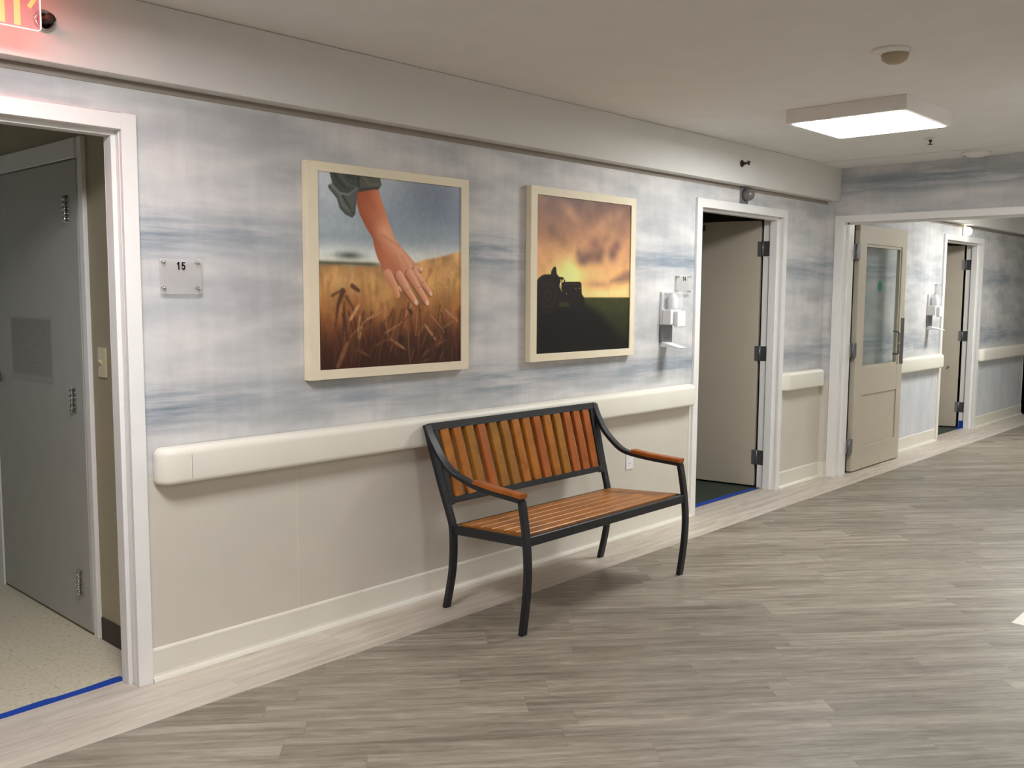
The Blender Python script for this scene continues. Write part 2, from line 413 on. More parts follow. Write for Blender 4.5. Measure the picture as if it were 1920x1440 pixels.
# cross wall with lobby doorway
OY0, OY1 = -0.108, -2.45; OZ = 2.10
cw = MB().box(XP, XQ, -2.57, 0, OZ + 0.03, ZC, 0).box(XP, XQ, OY0 + 0.0, 0, 0, OZ + 0.03, 1).box(XP, XQ, -2.57, OY1, 0, OZ + 0.03, 1)
struct(cw.build('wall_cross', [M['paper'], M['trim']]), 'papered cross wall above the lobby doorway', 'wall')
d4 = MB()
d4.box(XP - 0.018, XP, -0.112, -0.047, 0, OZ + 0.05); d4.box(XP - 0.018, XP, OY1 - 0.055, OY1 + 0.005, 0, OZ + 0.05)
d4.box(XP - 0.018, XP, OY1 + 0.005, -0.112, OZ - 0.005, OZ + 0.05)
d4.box(XP - 0.006, XQ, OY0 - 0.012, OY0, 0, OZ + 0.01); d4.box(XP - 0.006, XQ, OY1, OY1 + 0.012, 0, OZ + 0.01); d4.box(XP - 0.006, XQ, OY1, OY0, OZ, OZ + 0.03)
d4.box(XP + 0.06, XP + 0.11, OY0 - 0.030, OY0 - 0.012, 0, OZ); d4.box(XP + 0.06, XP + 0.11, OY1, OY0, OZ - 0.018, OZ)
door4 = struct(d4.build('door_4', M['trim'], bevel=0.002), 'wide white cased lobby doorway in the cross wall', 'door frame')

# room door frames
def door_frame(name, xo, label, jd=0.145):
    a, b = xo; cwid = 0.058; m = MB(); yf = -0.02
    m.box(b, b + cwid, yf, 0, 0, ZT + cwid); m.box(a - cwid, a, yf, 0, 0, ZT + cwid); m.box(a, b, yf, 0, ZT, ZT + cwid)
    D = jd
    m.box(b, b + 0.03, 0, D, 0, ZT + 0.03); m.box(a - 0.03, a, 0, D, 0, ZT + 0.03); m.box(a, b, 0, D, ZT, ZT + 0.03)
    # stop strips
    s0, s1 = 0.028, 0.085
    m.box(b - 0.018, b, s0, s1, 0, ZT); m.box(a, a + 0.018, s0, s1, 0, ZT); m.box(a + 0.018, b - 0.018, s0, s1, ZT - 0.018, ZT)
    return struct(m.build(name, M['trim'], bevel=0.002), label, 'door frame')
door1 = door_frame('door_1', X15, 'white door frame of room 15 at the left edge', 0.100)
door2 = door_frame('door_2', X14, 'white door frame of room 14 right of the bench')
door3 = door_frame('door_3', X13, 'white door frame of the farthest room on the right')
MB().box(X15[1] - 0.0015, X15[1], 0.088, 0.1005, 0.985, 1.105).box(X15[1] - 0.0015, X15[1], 0.096, 0.1012, 0.955, 1.135).build('strike_plate', M['black'], door1)

def room_leaf(parent, xo, ang, width, hy=0.155):
    """leaf hung on the right jamb, swung into the room"""
    hx = xo[1] - 0.004
    R = Matrix.Translation((hx, hy, 0)) @ Matrix.Rotation(ang, 4, 'Z')
    m = MB().box(-width, -0.012, 0.0, 0.044, 0.012, ZT - 0.012)
    m.v = [tuple(R @ Vector(q)) for q in m.v]
    leaf = m.build('door_leaf', M['doorbeige'], parent, bevel=0.002)
    for zc in (1.86, 1.055, 0.24):
        h = MB().box(xo[1] - 0.0025, xo[1] + 0.001, 0.092, WT + 0.006, zc - 0.057, zc + 0.057)
        h.lathe([(0.0075, -0.057), (0.0075, 0.057)], (xo[1] - 0.006, WT + 0.010, zc), 'z', 12)
        k2 = MB().box(-0.034, 0.0, -0.003, 0.0, zc - 0.057, zc + 0.057)
        h.v += []
        o = len(h.v); vv = [tuple(R @ Vector(q)) for q in k2.v]; h.add(vv, k2.f)
        h.build('hinge', M['steel'], leaf)
    return leaf
l14 = room_leaf(door2, X14, math.radians(-80), 1.12)
l13 = room_leaf(door3, X13, math.radians(-70), 1.12)
# black boxes paint in the shaded gap between leaf and frame
for xo, par in ((X14, door2), (X13, door3)):
    MB().box(xo[1] + 0.0305, xo[1] + 0.07, WT + 0.0005, WT + 0.02, 0.0, ZT).build('shaded_gap_fill', M['black'], par)
# kick hole button on far leaf
MB().lathe([(0.012, 0), (0.012, 0.004), (0.0, 0.006)], (11.30, 0.262, 0.70), 'x', 14, flip=-1).build('door_bumper', M['greyplastic'], l13)
# door closer on the leaf of room 14
MB().box(6.42, 6.475, 0.55, 0.86, 2.0, 2.045).build('door_closer', M['cove'], l14, bevel=0.006)

# lobby door leaf (open, parallel to wall)
LX0, LX1, LY0, LY1, LZ0, LZ1 = 7.762, 8.808, -0.140, -0.096, 0.012, 2.098
gx0, gx1, gz0, gz1 = 7.905, 8.697, 0.885, 1.942
lf = MB()
lf.box(LX0, gx0, LY0, LY1, LZ0, LZ1); lf.box(gx1, LX1, LY0, LY1, LZ0, LZ1)
lf.box(gx0, gx1, LY0, LY1, gz1, LZ1); lf.box(gx0, gx1, LY0, LY1, 0.655, gz0); lf.box(gx0, gx1, LY0 + 0.010, LY1, 0.210, 0.655); lf.box(gx0, gx1, LY0, LY1, LZ0, 0.210)
# glazing bead and panel moulding
leaf4 = lf.build('door_leaf', M['lobbydoor'], door4, bevel=0.003)
bead = MB()
t = 0.022
for a in ((gx0, gx0 + t, gz0, gz1), (gx1 - t, gx1, gz0, gz1), (gx0 + t, gx1 - t, gz0, gz0 + t), (gx0 + t, gx1 - t, gz1 - t, gz1)):
    bead.box(a[0], a[1], LY0 + 0.008, LY1 - 0.004, a[2], a[3])
bead.build('glazing_bead', M['lobbydoor'], leaf4, bevel=0.002)
pane = MB().box(gx0 + t, gx1 - t, -0.121, -0.115, gz0 + t, gz1 - t).build('glass_pane', M['glass'], leaf4)
MB().lathe([(0.047, 0), (0.047, 0.0012)], (8.262, -0.1212, 1.588), 'y', 32, flip=-1).build('round_sticker', M['greensticker'], pane)
MB().tube(smooth([(8.575, LY0, 1.19), (8.565, LY0 - 0.05, 1.18), (8.555, LY0 - 0.055, 1.14), (8.555, LY0 - 0.055, 1.03), (8.565, LY0 - 0.05, 0.99), (8.575, LY0, 0.985)], 5), 0.009).build('pull_handle', M['steel'], leaf4)
MB().box(8.735, LX1 + 0.003, LY0 - 0.004, LY0, 0.885, 1.305).build('edge_plate', M['steel'], leaf4, bevel=0.001)
for zc in (1.87, 1.05, 0.235):
    MB().box(XQ - 0.002, XQ + 0.012, -0.135, -0.062, zc - 0.06, zc + 0.06).box(XQ + 0.012, LX0 + 0.002, -0.146, -0.139, zc - 0.06, zc + 0.06).lathe([(0.009, -0.06), (0.009, 0.06)], (XQ + 0.014, -0.139, zc), 'z', 12).build('hinge', M['steel'], leaf4)
MB().box(XQ + 0.0005, LX0 - 0.001, -0.098, -0.05, 0.0, 2.09).build('shaded_gap_fill', M['black'], door4)  # black box painted in for the shade between lobby leaf and jamb

struct(MB().box(-2.5, XP - .072, -0.003, 0, ZS - 0.027, ZS - 0.0005).build('trim_8', M['strip']), 'narrow taupe strip darkening the shadow band below the soffit', 'trim')  # strip added to deepen the shadow band on the wall under the soffit
struct(MB().box(XQ, WEND, -0.003, 0, ZS - 0.030, ZS - 0.0005).build('trim_9', M['strip']), 'narrow taupe strip darkening the shadow band below the far soffit', 'trim')
# corner guards next to the openings
def guard(n, x, label):
    struct(MB().box(x - 0.022, x, -0.004, 0, 0.127, 0.775).build('trim_%d' % n, M['base']), label, 'corner guard')
guard(5, 5.441, 'slim cream corner guard left of room 14 door'); guard(6, 10.155, 'slim cream corner guard left of the farthest room door')
guard(7, WEND, 'slim cream corner guard at the far end of the corridor wall')

# ---- side rooms
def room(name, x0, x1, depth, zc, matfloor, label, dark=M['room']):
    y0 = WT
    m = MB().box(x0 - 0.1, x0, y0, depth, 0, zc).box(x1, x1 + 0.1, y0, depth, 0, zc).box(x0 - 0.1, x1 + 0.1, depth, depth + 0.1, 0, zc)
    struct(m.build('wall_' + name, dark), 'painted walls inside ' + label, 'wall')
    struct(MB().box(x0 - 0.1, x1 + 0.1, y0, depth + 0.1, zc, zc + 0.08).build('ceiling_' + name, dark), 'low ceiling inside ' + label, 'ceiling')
    fl = MB().box(x0, x1, 0.105, depth, -0.05, -0.0005)
    struct(fl.build('floor_' + name, matfloor), 'floor inside ' + label, 'floor')
room('near_room', -1.6, 1.70, 3.2, 2.45, M['tile'], 'room 15')
room('middle_room', 4.2, 8.0, 3.0, 2.45, M['green'], 'room 14')
room('far_room', 9.2, 12.2, 3.0, 2.45, M['green'], 'the farthest room')
# bathroom door in the side wall of room 15
bx = 1.70
f5 = MB()
f5.box(bx - 0.020, bx, 0.590, 0.634, 0, 2.145); f5.box(bx - 0.022, bx, 1.70, 1.77, 0, 2.145); f5.box(bx - 0.022, bx, 0.655, 1.70, 2.062, 2.145)
f5.box(bx - 0.006, bx, 0.634, 0.659, 0, 2.07)
door5 = struct(f5.build('door_5', M['trim'], bevel=0.003), 'white cased bathroom door inside room 15', 'door frame')
leaf5 = MB().box(bx - 0.016, bx + 0.0, 0.659, 1.696, 0.012, 2.056).build('door_leaf', M['doorgrey'], door5, bevel=0.002)
for zc in (1.855, 1.035, 0.215):
    h = MB()
    h.box(bx - 0.019, bx - 0.016, 0.735, 0.790, zc - 0.057, zc + 0.057)
    for q in range(5):
        h.lathe([(0.007, -0.0105), (0.0085, -0.008), (0.0085, 0.008), (0.007, 0.0105)], (bx - 0.026, 0.762, zc - 0.044 + q * 0.022), 'z', 12)
    h.build('hinge', M['chrome'], leaf5)
hd = MB().lathe([(0.03, 0), (0.03, 0.008), (0.012, 0.012), (0.010, 0.035), (0.022, 0.045), (0.026, 0.058), (0.018, 0.068), (0.0, 0.070)], (bx - 0.016, 1.66, 1.078), 'x', 24, flip=-1)
hd.build('door_knob', M['chrome'], leaf5)
struct(MB().box(bx - 0.008, bx, WT + 0.005, 0.583, 0, 0.098).box(bx - 0.008, bx, 1.77, 3.2, 0, 0.098).build('baseboard_room', M['cove'], bevel=0.002), 'dark brown vinyl cove base inside room 15', 'baseboard')
cal = thing('calendar_sheet', (bx - 0.018, 1.21, 1.235), 'printed calendar sheet in a clear sleeve taped on the bathroom door of room 15', 'calendar')
MB().box(bx - 0.0185, bx - 0.0172, 0.985, 1.455, 1.115, 1.375).build('printed_sheet', M['paperm'], cal)
MB().box(bx - 0.0205, bx - 0.0190, 0.973, 1.462, 1.088, 1.385).build('plastic_sleeve', M['acrylic'], cal)
sw = thing('light_switch', (bx, 0.49, 1.21), 'ivory toggle light switch on the side wall inside room 15', 'light switch')
MB().box(bx - 0.007, bx, 0.452, 0.527, 1.148, 1.273).build('cover_plate', M['ivory'], sw, bevel=0.003)
MB().prism([(bx - 0.007, 1.200), (bx - 0.021, 1.216), (bx - 0.021, 1.224), (bx - 0.007, 1.222)], 1, 0.483, 0.496).build('toggle', M['ivory'], sw)

# blue tape
tp = MB()
def tape(name, pts, lb):
    m = MB(); n = len(pts)
    vs = [(x, a, 0.0008) for x, a, b in pts] + [(x, b, 0.0008) for x, a, b in pts] + [(x, a, 0.0) for x, a, b in pts] + [(x, b, 0.0) for x, a, b in pts]
    fs = []
    for i in range(n - 1):
        fs += [(i, i + 1, n + i + 1, n + i), (2 * n + i, 3 * n + i, 3 * n + i + 1, 2 * n + i + 1), (i, 2 * n + i, 2 * n + i + 1, i + 1), (n + i, n + i + 1, 3 * n + i + 1, 3 * n + i)]
    fs += [(0, n, 3 * n, 2 * n), (n - 1, 3 * n - 1, 4 * n - 1, 2 * n - 1)]
    m.add(vs, fs); return tag(m.build(name, M['blue']), lb, 'tape')
tape('masking_tape', [(0.43, 0.070, 0.118), (0.7, 0.078, 0.12), (0.95, 0.074, 0.119), (1.15, 0.073, 0.118), (1.28, 0.078, 0.128), (1.32, 0.08, 0.122), (1.42, 0.082, 0.127), (1.55, 0.088, 0.142), (1.57, 0.090, 0.140)], 'blue masking tape strip across the threshold of room 15')
tape('masking_tape', [(5.50, 0.106, 0.155), (5.9, 0.108, 0.160), (6.3, 0.112, 0.165), (6.62, 0.118, 0.15)], 'blue masking tape strip across the dark threshold of room 14')
t3 = MB().box(X13[1] - 0.0015, X13[1] + 0.0, 0.09, 0.14, 0.0, 0.085).box(X13[1] - 0.16, X13[1] - 0.0015, 0.10, 0.15, 0.0, 0.001)
tag(t3.build('masking_tape', M['blue']), 'small blue masking tape patch at the foot of the farthest room door frame', 'tape')

# ------------------------------------------------------------------ handrails
def handrail(x0, x1, label, seam=True):
    d = 0.068; r = 0.056
    plan = [(x0, 0.0)]
    plan = [(x0, -0.004)] + [(x0, -(d - r) * 0.6)] + [(x0 + r - r * math.cos(a), -(d - r) - r * math.sin(a)) for a in [PI / 2 * i / 8 for i in range(9)]]
    plan += [(x0 + 0.070, -d)]
    right = [(x0 + x1 - p[0], p[1]) for p in plan][::-1]
    full = plan + right
    # section: offset inward by o at height z
    sec = [(0.016, 0.770), (0.007, 0.7725), (0.001, 0.780), (0.0, 0.789), (0.0, 0.881), (0.002, 0.892), (0.008, 0.902), (0.017, 0.909), (0.030, 0.912)]
    m = MB(); n = len(full); vs = []
    for o, z in sec:
        for i, (x, y) in enumerate(full):
            a = Vector(full[max(i - 1, 0)]); b = Vector(full[min(i + 1, n - 1)]); t_ = (b - a).normalized(); nr = Vector((-t_.y, t_.x))
            if i == 0 or i == n - 1: nr = Vector((1, 0)) if i == 0 else Vector((-1, 0))
            q = Vector((x, y)) + nr * o
            vs.append((q.x, min(q.y, -0.0005), z))
    fs = [(k_ * n + i, k_ * n + i + 1, (k_ + 1) * n + i + 1, (k_ + 1) * n + i) for k_ in range(len(sec) - 1) for i in range(n - 1)]
    m.add(vs, fs, 0, True)
    top = [vs[(len(sec) - 1) * n + i] for i in range(n)]; bot = [vs[i] for i in range(n)]
    m.add(top + bot, [tuple(range(n)), tuple(range(2 * n - 1, n - 1, -1))])
    m.add([vs[k_ * n] for k_ in range(len(sec))] + [vs[k_ * n + n - 1] for k_ in range(len(sec))], [tuple(range(len(sec))), tuple(range(2 * len(sec) - 1, len(sec) - 1, -1))])
    o = tag(m.build('handrail', M['rail']), label, 'handrail', 'crash handrails along the corridor wall')
    if seam:
        MB().box(x0 + 0.125, x0 + 0.1262, -d - 0.0004, -d + 0.0001, 0.786, 0.884).build('end_cap_joint', M['greyplastic'], o)
    return o
handrail(1.662, 5.428, 'long cream crash handrail behind the bench')
handrail(6.700, 7.372, 'short cream crash handrail between room 14 door and the lobby doorway', False)
handrail(8.86, 10.185, 'cream crash handrail between the open lobby door and the farthest room door', False)
handrail(11.435, 13.6, 'cream crash handrail right of the farthest room door', False)

# ------------------------------------------------------------------ pictures (painted into vertex colours of the print)
def s2l(a):
    a = np.clip(a, 0, 255) / 255.0
    return np.where(a <= 0.04045, a / 12.92, ((a + 0.055) / 1.055) ** 2.4)
def vnoise(shape, fy, fx, seed, oct_=4):
    rng = np.random.RandomState(seed); H, W = shape; out = np.zeros(shape); amp = 1; tot = 0
    for o in range(oct_):
        gy, gx = max(2, int(fy * 2 ** o) + 2), max(2, int(fx * 2 ** o) + 2)
        g = rng.rand(gy, gx)
        y = np.linspace(0, gy - 1.001, H); x = np.linspace(0, gx - 1.001, W)
        yi = y.astype(int); xi = x.astype(int); fy_ = y - yi; fx_ = x - xi
        fy_ = fy_ * fy_ * (3 - 2 * fy_); fx_ = fx_ * fx_ * (3 - 2 * fx_)
        a = g[yi][:, xi]; b = g[yi][:, xi + 1]; c = g[yi + 1][:, xi]; d = g[yi + 1][:, xi + 1]
        fx2 = fx_[None, :]; fy2 = fy_[:, None]
        out += amp * ((a * (1 - fx2) + b * fx2) * (1 - fy2) + (c * (1 - fx2) + d * fx2) * fy2); tot += amp; amp *= 0.5
    return out / tot
class Canvas:
    def __init__(s, W, H, hom, aspect):
        s.W, s.H = W, H; s.h = hom; s.asp = aspect
        s.x, s.y = np.meshgrid(np.linspace(0, 1, W), np.linspace(0, 1, H)); s.y = s.y * aspect
        s.im = np.zeros((H, W, 3)); s.gain = 1.0
    def P(s, p):
        h = s.h; x, y = p; q = h[6] * x + h[7] * y + 1
        return ((h[0] * x + h[1] * y + h[2]) / q, (h[3] * x + h[4] * y + h[5]) / q * s.asp)
    def blend(s, a, col):
        col = np.array(col, float); a = np.clip(a, 0, 1)[..., None]
        s.im = s.im * (1 - a) + col * a
    def sdf_poly(s, pts):
        pts = [s.P(p) for p in pts]; d = np.full(s.x.shape, 1e9); ins = np.zeros(s.x.shape, bool); n = len(pts)
        for i in range(n):
            (x0, y0), (x1, y1) = pts[i], pts[(i + 1) % n]
            ex, ey = x1 - x0, y1 - y0; L = ex * ex + ey * ey + 1e-12
            t_ = np.clip(((s.x - x0) * ex + (s.y - y0) * ey) / L, 0, 1)
            d = np.minimum(d, np.hypot(s.x - x0 - t_ * ex, s.y - y0 - t_ * ey))
            c = ((y0 > s.y) != (y1 > s.y)) & (s.x < (x1 - x0) * (s.y - y0) / (y1 - y0 + 1e-12) + x0)
            ins ^= c
        return np.where(ins, -d, d)
    def poly(s, pts, col, soft=0.003, a=1.0):
        d = s.sdf_poly(pts); s.blend(a * np.clip(0.5 - d / soft, 0, 1), col); return d
    def caps(s, pts, r0, r1, col, soft=0.003, a=1.0, shade=None):
        """tapered stroke; shade = (colour at the lit side) mixes across the width"""
        P = [s.P(p) for p in pts]; n = len(P) - 1; best = np.full(s.x.shape, 1e9); side = np.zeros(s.x.shape)
        for i in range(n):
            (x0, y0), (x1, y1) = P[i], P[i + 1]; ex, ey = x1 - x0, y1 - y0; L = ex * ex + ey * ey + 1e-12
            t_ = np.clip(((s.x - x0) * ex + (s.y - y0) * ey) / L, 0, 1); rr = r0 + (r1 - r0) * (i + t_) / n
            dx, dy = s.x - x0 - t_ * ex, s.y - y0 - t_ * ey
            d = np.hypot(dx, dy) - rr; sd = (ex * dy - ey * dx) / math.sqrt(L) / rr
            m = d < best; best = np.where(m, d, best); side = np.where(m, sd, side)
        al = a * np.clip(0.5 - best / soft, 0, 1)
        if shade is None: s.blend(al, col)
        else:
            f = np.clip(0.5 - side * 0.5, 0, 1)[..., None]; c = np.array(col, float) * (1 - f) + np.array(shade, float) * f
            s.im = s.im * (1 - al[..., None]) + c * al[..., None]
    def blob(s, c, rx, ry, col, a=1.0, ang=0.0, soft=1.0):
        cx, cy = s.P(c); dx, dy = s.x - cx, s.y - cy; ca, sa = math.cos(ang), math.sin(ang)
        q = ((dx * ca + dy * sa) / rx) ** 2 + ((-dx * sa + dy * ca) / ry) ** 2
        s.blend(a * np.clip(np.exp(-q * soft), 0, 1), col)
    def mul(s, n, amp): s.im = s.im * (1 + (n[..., None] - 0.5) * 2 * amp)
def grad(t_, stops):
    t_ = np.asarray(t_); out = np.zeros(t_.shape + (3,)); xs = [q[0] for q in stops]
    for c in range(3): out[..., c] = np.interp(t_, xs, [q[1][c] for q in stops])
    return out

def paint_wheat():
    asp = 0.852 / 0.847
    C = Canvas(300, 302, [0.001021389, -1.3576e-05, -0.169101636, -9.9061e-05, 0.000831291, -0.110468273, -0.000155447, -1.4893e-05], asp)
    X, Y = C.x, C.y; sh = X.shape
    # sky
    C.im = grad(Y / asp, [(0, (172, 178, 184)), (0.2, (150, 160, 170)), (0.32, (158, 168, 172)), (0.40, (212, 214, 208)), (0.5, (216, 212, 198)), (1, (200, 190, 170))])
    C.blend(np.clip(np.exp(-((X - 0.80) / 0.28) ** 2 - ((Y - 0.08) / 0.22) ** 2), 0, 1) * 0.75, (94, 104, 122))
    C.blend(np.exp(-((X - 0.55) / 0.3) ** 2 - ((Y - 0.22) / 0.16) ** 2) * 0.45, (122, 136, 148))
    C.blend(np.exp(-((X - 0.08) / 0.15) ** 2 - ((Y - 0.06) / 0.13) ** 2) * 0.6, (192, 198, 204))
    C.blend(np.exp(-((X - 0.2) / 0.35) ** 2 - ((Y - 0.33) / 0.05) ** 2) * 0.4, (126, 142, 150))
    C.mul(vnoise(sh, 4, 2, 1, 3), 0.05)
    # field with soft skyline
    sky = 0.45 - np.clip((X - 0.55) / 0.45, 0, 1) ** 1.2 * 0.10 + (vnoise(sh, 1, 9, 4, 3)[0:1, :] - 0.5) * 0.02
    fm = np.clip((Y - sky) / 0.022, 0, 1); fm = fm * fm * (3 - 2 * fm)
    fld = grad(Y / asp, [(0.38, (182, 140, 94)), (0.46, (176, 132, 84)), (0.55, (182, 138, 84)), (0.64, (156, 108, 60)), (0.74, (122, 76, 42)), (0.86, (80, 44, 26)), (1.0, (46, 24, 17))])
    n1 = vnoise(sh, 7, 8, 11, 4); n2 = vnoise(sh, 5, 36, 12, 4)
    fld = fld * (0.68 + 0.64 * n1[..., None]) * (0.90 + 0.20 * n2[..., None])
    C.im = C.im * (1 - fm[..., None]) + fld * fm[..., None]
    C.blend(np.exp(-((Y - 0.458) / 0.012) ** 2) * np.clip((0.46 - X) / 0.12, 0, 1) * 0.85, (62, 64, 50))
    C.blob((355, 640), 0.09, 0.020, (52, 62, 56), 0.75)
    C.blend(np.exp(-((X - 0.16) / 0.18) ** 2 - ((Y - 0.56) / 0.08) ** 2) * 0.55, (196, 154, 102))
    C.blend(np.exp(-((X - 0.40) / 0.08) ** 2 - ((Y - 0.66) / 0.09) ** 2) * 0.6, (196, 150, 96))
    C.blend(np.exp(-((X - 0.82) / 0.14) ** 2 - ((Y - 0.50) / 0.08) ** 2) * 0.45, (192, 142, 88))
    rng = random.Random(3)
    def ear(p, ang, L, wd, c, a=0.8, stem=True):
        dx, dy = math.cos(ang), math.sin(ang); n = max(5, int(L / 7))
        if stem: C.caps([p, (p[0] - dx * 60 + rng.uniform(-10, 10), p[1] - dy * 60 + 60), (p[0] - dx * 80 + rng.uniform(-20, 20), p[1] + 240)], 0.0028, 0.0022, tuple(q * 0.75 for q in c), 0.004, a * 0.7)
        for i in range(n):
            t_ = i / (n - 1); w_ = wd * (1 - 0.55 * abs(t_ - 0.4)); q = (p[0] + dx * L * t_, p[1] + dy * L * t_)
            for s_ in (-1, 1):
                q2 = (q[0] - dy * w_ * s_ * 0.5 + dx * 13, q[1] + dx * w_ * s_ * 0.5 + dy * 13)
                v_ = rng.uniform(0.88, 1.12); cc = tuple(v * v_ * (1.04 if s_ > 0 else 0.80) for v in c)
                C.caps([q, q2], 0.0062 * wd / 12, 0.0028 * wd / 12, cc, 0.008, a * 0.8)
        for i in range(3):
            C.caps([(p[0] + dx * L, p[1] + dy * L), (p[0] + dx * (L + 40) - dy * (i - 1) * 14, p[1] + dy * (L + 40) + dx * (i - 1) * 14)], 0.0016, 0.0008, c, 0.003, a * 0.6)
    # blurry background stalks
    for i in range(90):
        x = rng.uniform(170, 1010); y = rng.uniform(700, 1250); k_ = (y - 650) / 650
        c = (170 - 95 * k_ + rng.uniform(-30, 25), 118 - 78 * k_ + rng.uniform(-22, 18), 70 - 48 * k_ + rng.uniform(-12, 10))
        C.caps([(x, y), (x + rng.uniform(-40, 40), y + rng.uniform(60, 200))], rng.uniform(0.004, 0.012), 0.004, c, 0.02, 0.5)
    for i in range(60):
        x = rng.uniform(170, 1010); y = rng.uniform(900, 1300)
        C.caps([(x, y), (x + rng.uniform(-50, 50), y + 200)], rng.uniform(0.003, 0.007), 0.003, rng.choice([(52, 26, 16), (72, 38, 22), (40, 20, 14)]), 0.012, 0.6)
    # dark leaning stalks at the left
    C.caps([(318, 845), (290, 930), (275, 1060)], 0.016, 0.004, (66, 40, 28), 0.012, 0.85)
    C.caps([(258, 870), (320, 835)], 0.009, 0.005, (84, 56, 38), 0.01, 0.8)
    C.caps([(372, 815), (408, 842)], 0.013, 0.010, (72, 46, 32), 0.01, 0.85)
    C.caps([(338, 880), (380, 945)], 0.011, 0.007, (86, 58, 36), 0.01, 0.8)
    C.caps([(696, 945), (712, 972)], 0.012, 0.01, (48, 32, 24), 0.012, 0.8)
    # focused ears
    ear((360, 1010), -1.05, 90, 15, (176, 132, 88)); ear((412, 1110), -1.5, 110, 20, (172, 126, 82))
    ear((290, 1280), -1.2, 140, 20, (150, 104, 66)); ear((460, 1005), -0.5, 80, 11, (160, 116, 76))
    ear((590, 1120), 0.6, 85, 13, (168, 122, 82)); ear((560, 1085), -0.55, 110, 9, (156, 110, 70))
    ear((790, 1040), 0.95, 90, 13, (176, 128, 90)); ear((905, 950), 0.75, 85, 13, (164, 118, 80))
    ear((620, 850), -0.9, 60, 13, (210, 172, 120), 0.7, False); ear((400, 1180), 0.5, 60, 12, (120, 78, 50))
    ear((700, 940), -1.2, 50, 12, (160, 118, 76)); ear((850, 800), 0.3, 60, 12, (190, 140, 88), 0.6, False)
    for a, b in (((555, 960), (575, 1100)), ((685, 950), (672, 1060)), ((460, 1000), (360, 1110)), ((745, 960), (735, 1100)), ((690, 1050), (700, 1240)), ((820, 980), (900, 1080))):
        C.caps([a, b], 0.004, 0.003, (168, 118, 76), 0.004, 0.7)
    for i in range(26):
        ear((rng.uniform(190, 985), rng.uniform(1010, 1270)), rng.uniform(-1.9, -0.3), rng.uniform(40, 80), rng.uniform(7, 13), rng.choice([(118, 76, 46), (98, 60, 38), (140, 92, 56)]), 0.5)
    dn = np.clip((Y / asp - 0.72) / 0.28, 0, 1); C.blend(dn * 0.5, (44, 22, 16))
    C.mul(vnoise(sh, 40, 50, 21, 2), 0.04)
    # arm
    skin_d, skin_m, skin_l = (142, 72, 46), (176, 106, 76), (208, 150, 118)
    arm = [(398, 272), (520, 255), (535, 310), (560, 385), (585, 460), (610, 535), (650, 590), (695, 640), (735, 690), (752, 740), (745, 800), (690, 812), (640, 792), (600, 770), (570, 752), (545, 715), (515, 650), (498, 590), (492, 545), (452, 480), (415, 405), (398, 340)]
    d = C.poly(arm, skin_m, 0.006)
    mk = np.clip(0.5 - d / 0.006, 0, 1)
    def shade(pts, r0, r1, col, soft, a):
        keep = C.im.copy(); C.caps(pts, r0, r1, col, soft, a); C.im = keep * (1 - mk[..., None]) + C.im * mk[..., None]
    shade([(400, 280), (408, 380), (460, 480), (500, 560)], 0.045, 0.02, skin_d, 0.09, 0.95)
    shade([(450, 275), (475, 340)], 0.05, 0.03, (150, 78, 50), 0.10, 0.7)
    shade([(530, 300), (575, 430), (605, 520)], 0.03, 0.03, (196, 126, 94), 0.06, 0.8)
    shade([(560, 500), (620, 580), (690, 680), (720, 740)], 0.05, 0.05, skin_l, 0.08, 0.9)
    shade([(510, 600), (540, 700), (575, 750)], 0.022, 0.012, (158, 92, 66), 0.05, 0.8)
    shade([(540, 520), (600, 560), (640, 590)], 0.006, 0.004, (170, 110, 84), 0.02, 0.5)
    for a, b in (((620, 640), (655, 745)), ((655, 640), (705, 735)), ((600, 660), (625, 745))):
        shade([a, b], 0.003, 0.003, (166, 106, 80), 0.014, 0.55)
    # thumb
    C.caps([(575, 750), (600, 790), (622, 840), (632, 868)], 0.030, 0.017, (176, 116, 86), 0.006, 1, (206, 150, 118))
    C.caps([(640, 790), (655, 825), (650, 842)], 0.008, 0.006, (206, 160, 130), 0.006, 0.9)
    # fingers: dark edge first, then finger
    F = [([(735, 715), (768, 722)], 0.017, 0.013), ([(730, 740), (778, 800), (822, 862)], 0.025, 0.013), ([(700, 745), (752, 830), (802, 915)], 0.027, 0.0155), ([(640, 755), (690, 840), (738, 912)], 0.027, 0.016)]
    for pts, a, b in F:
        C.caps([(p[0] - 4, p[1] + 3) for p in pts], a * 1.1, b * 1.15, (112, 66, 48), 0.006, 0.75)
        C.caps(pts, a, b, (172, 112, 84), 0.005, 1, (216, 162, 132))
        C.caps([(pts[-1][0] - 2, pts[-1][1] - 6), (pts[-1][0] + 1, pts[-1][1] + 2)], b * 0.62, b * 0.5, (226, 190, 170), 0.005, 0.8)
        if len(pts) > 2: C.caps([(pts[1][0] - 8, pts[1][1] - 2), (pts[1][0] + 8, pts[1][1] - 8)], 0.002, 0.002, (150, 96, 72), 0.008, 0.6)
    # rolled sleeve
    sl = [(236, 140), (528, 186), (540, 235), (522, 262), (480, 262), (430, 272), (402, 278), (396, 330), (388, 405), (372, 424), (332, 404), (300, 368), (284, 312), (236, 252), (234, 236), (258, 226)]
    C.poly(sl, (66, 70, 66), 0.006)
    C.poly([(420, 178), (528, 190), (538, 236), (520, 258), (470, 258), (420, 262), (412, 220)], (82, 82, 74), 0.008, 0.9)
    C.poly([(245, 232), (300, 285), (375, 285), (404, 250), (392, 330), (372, 412), (335, 392), (300, 350), (288, 305), (242, 250)], (84, 88, 84), 0.01, 0.9)
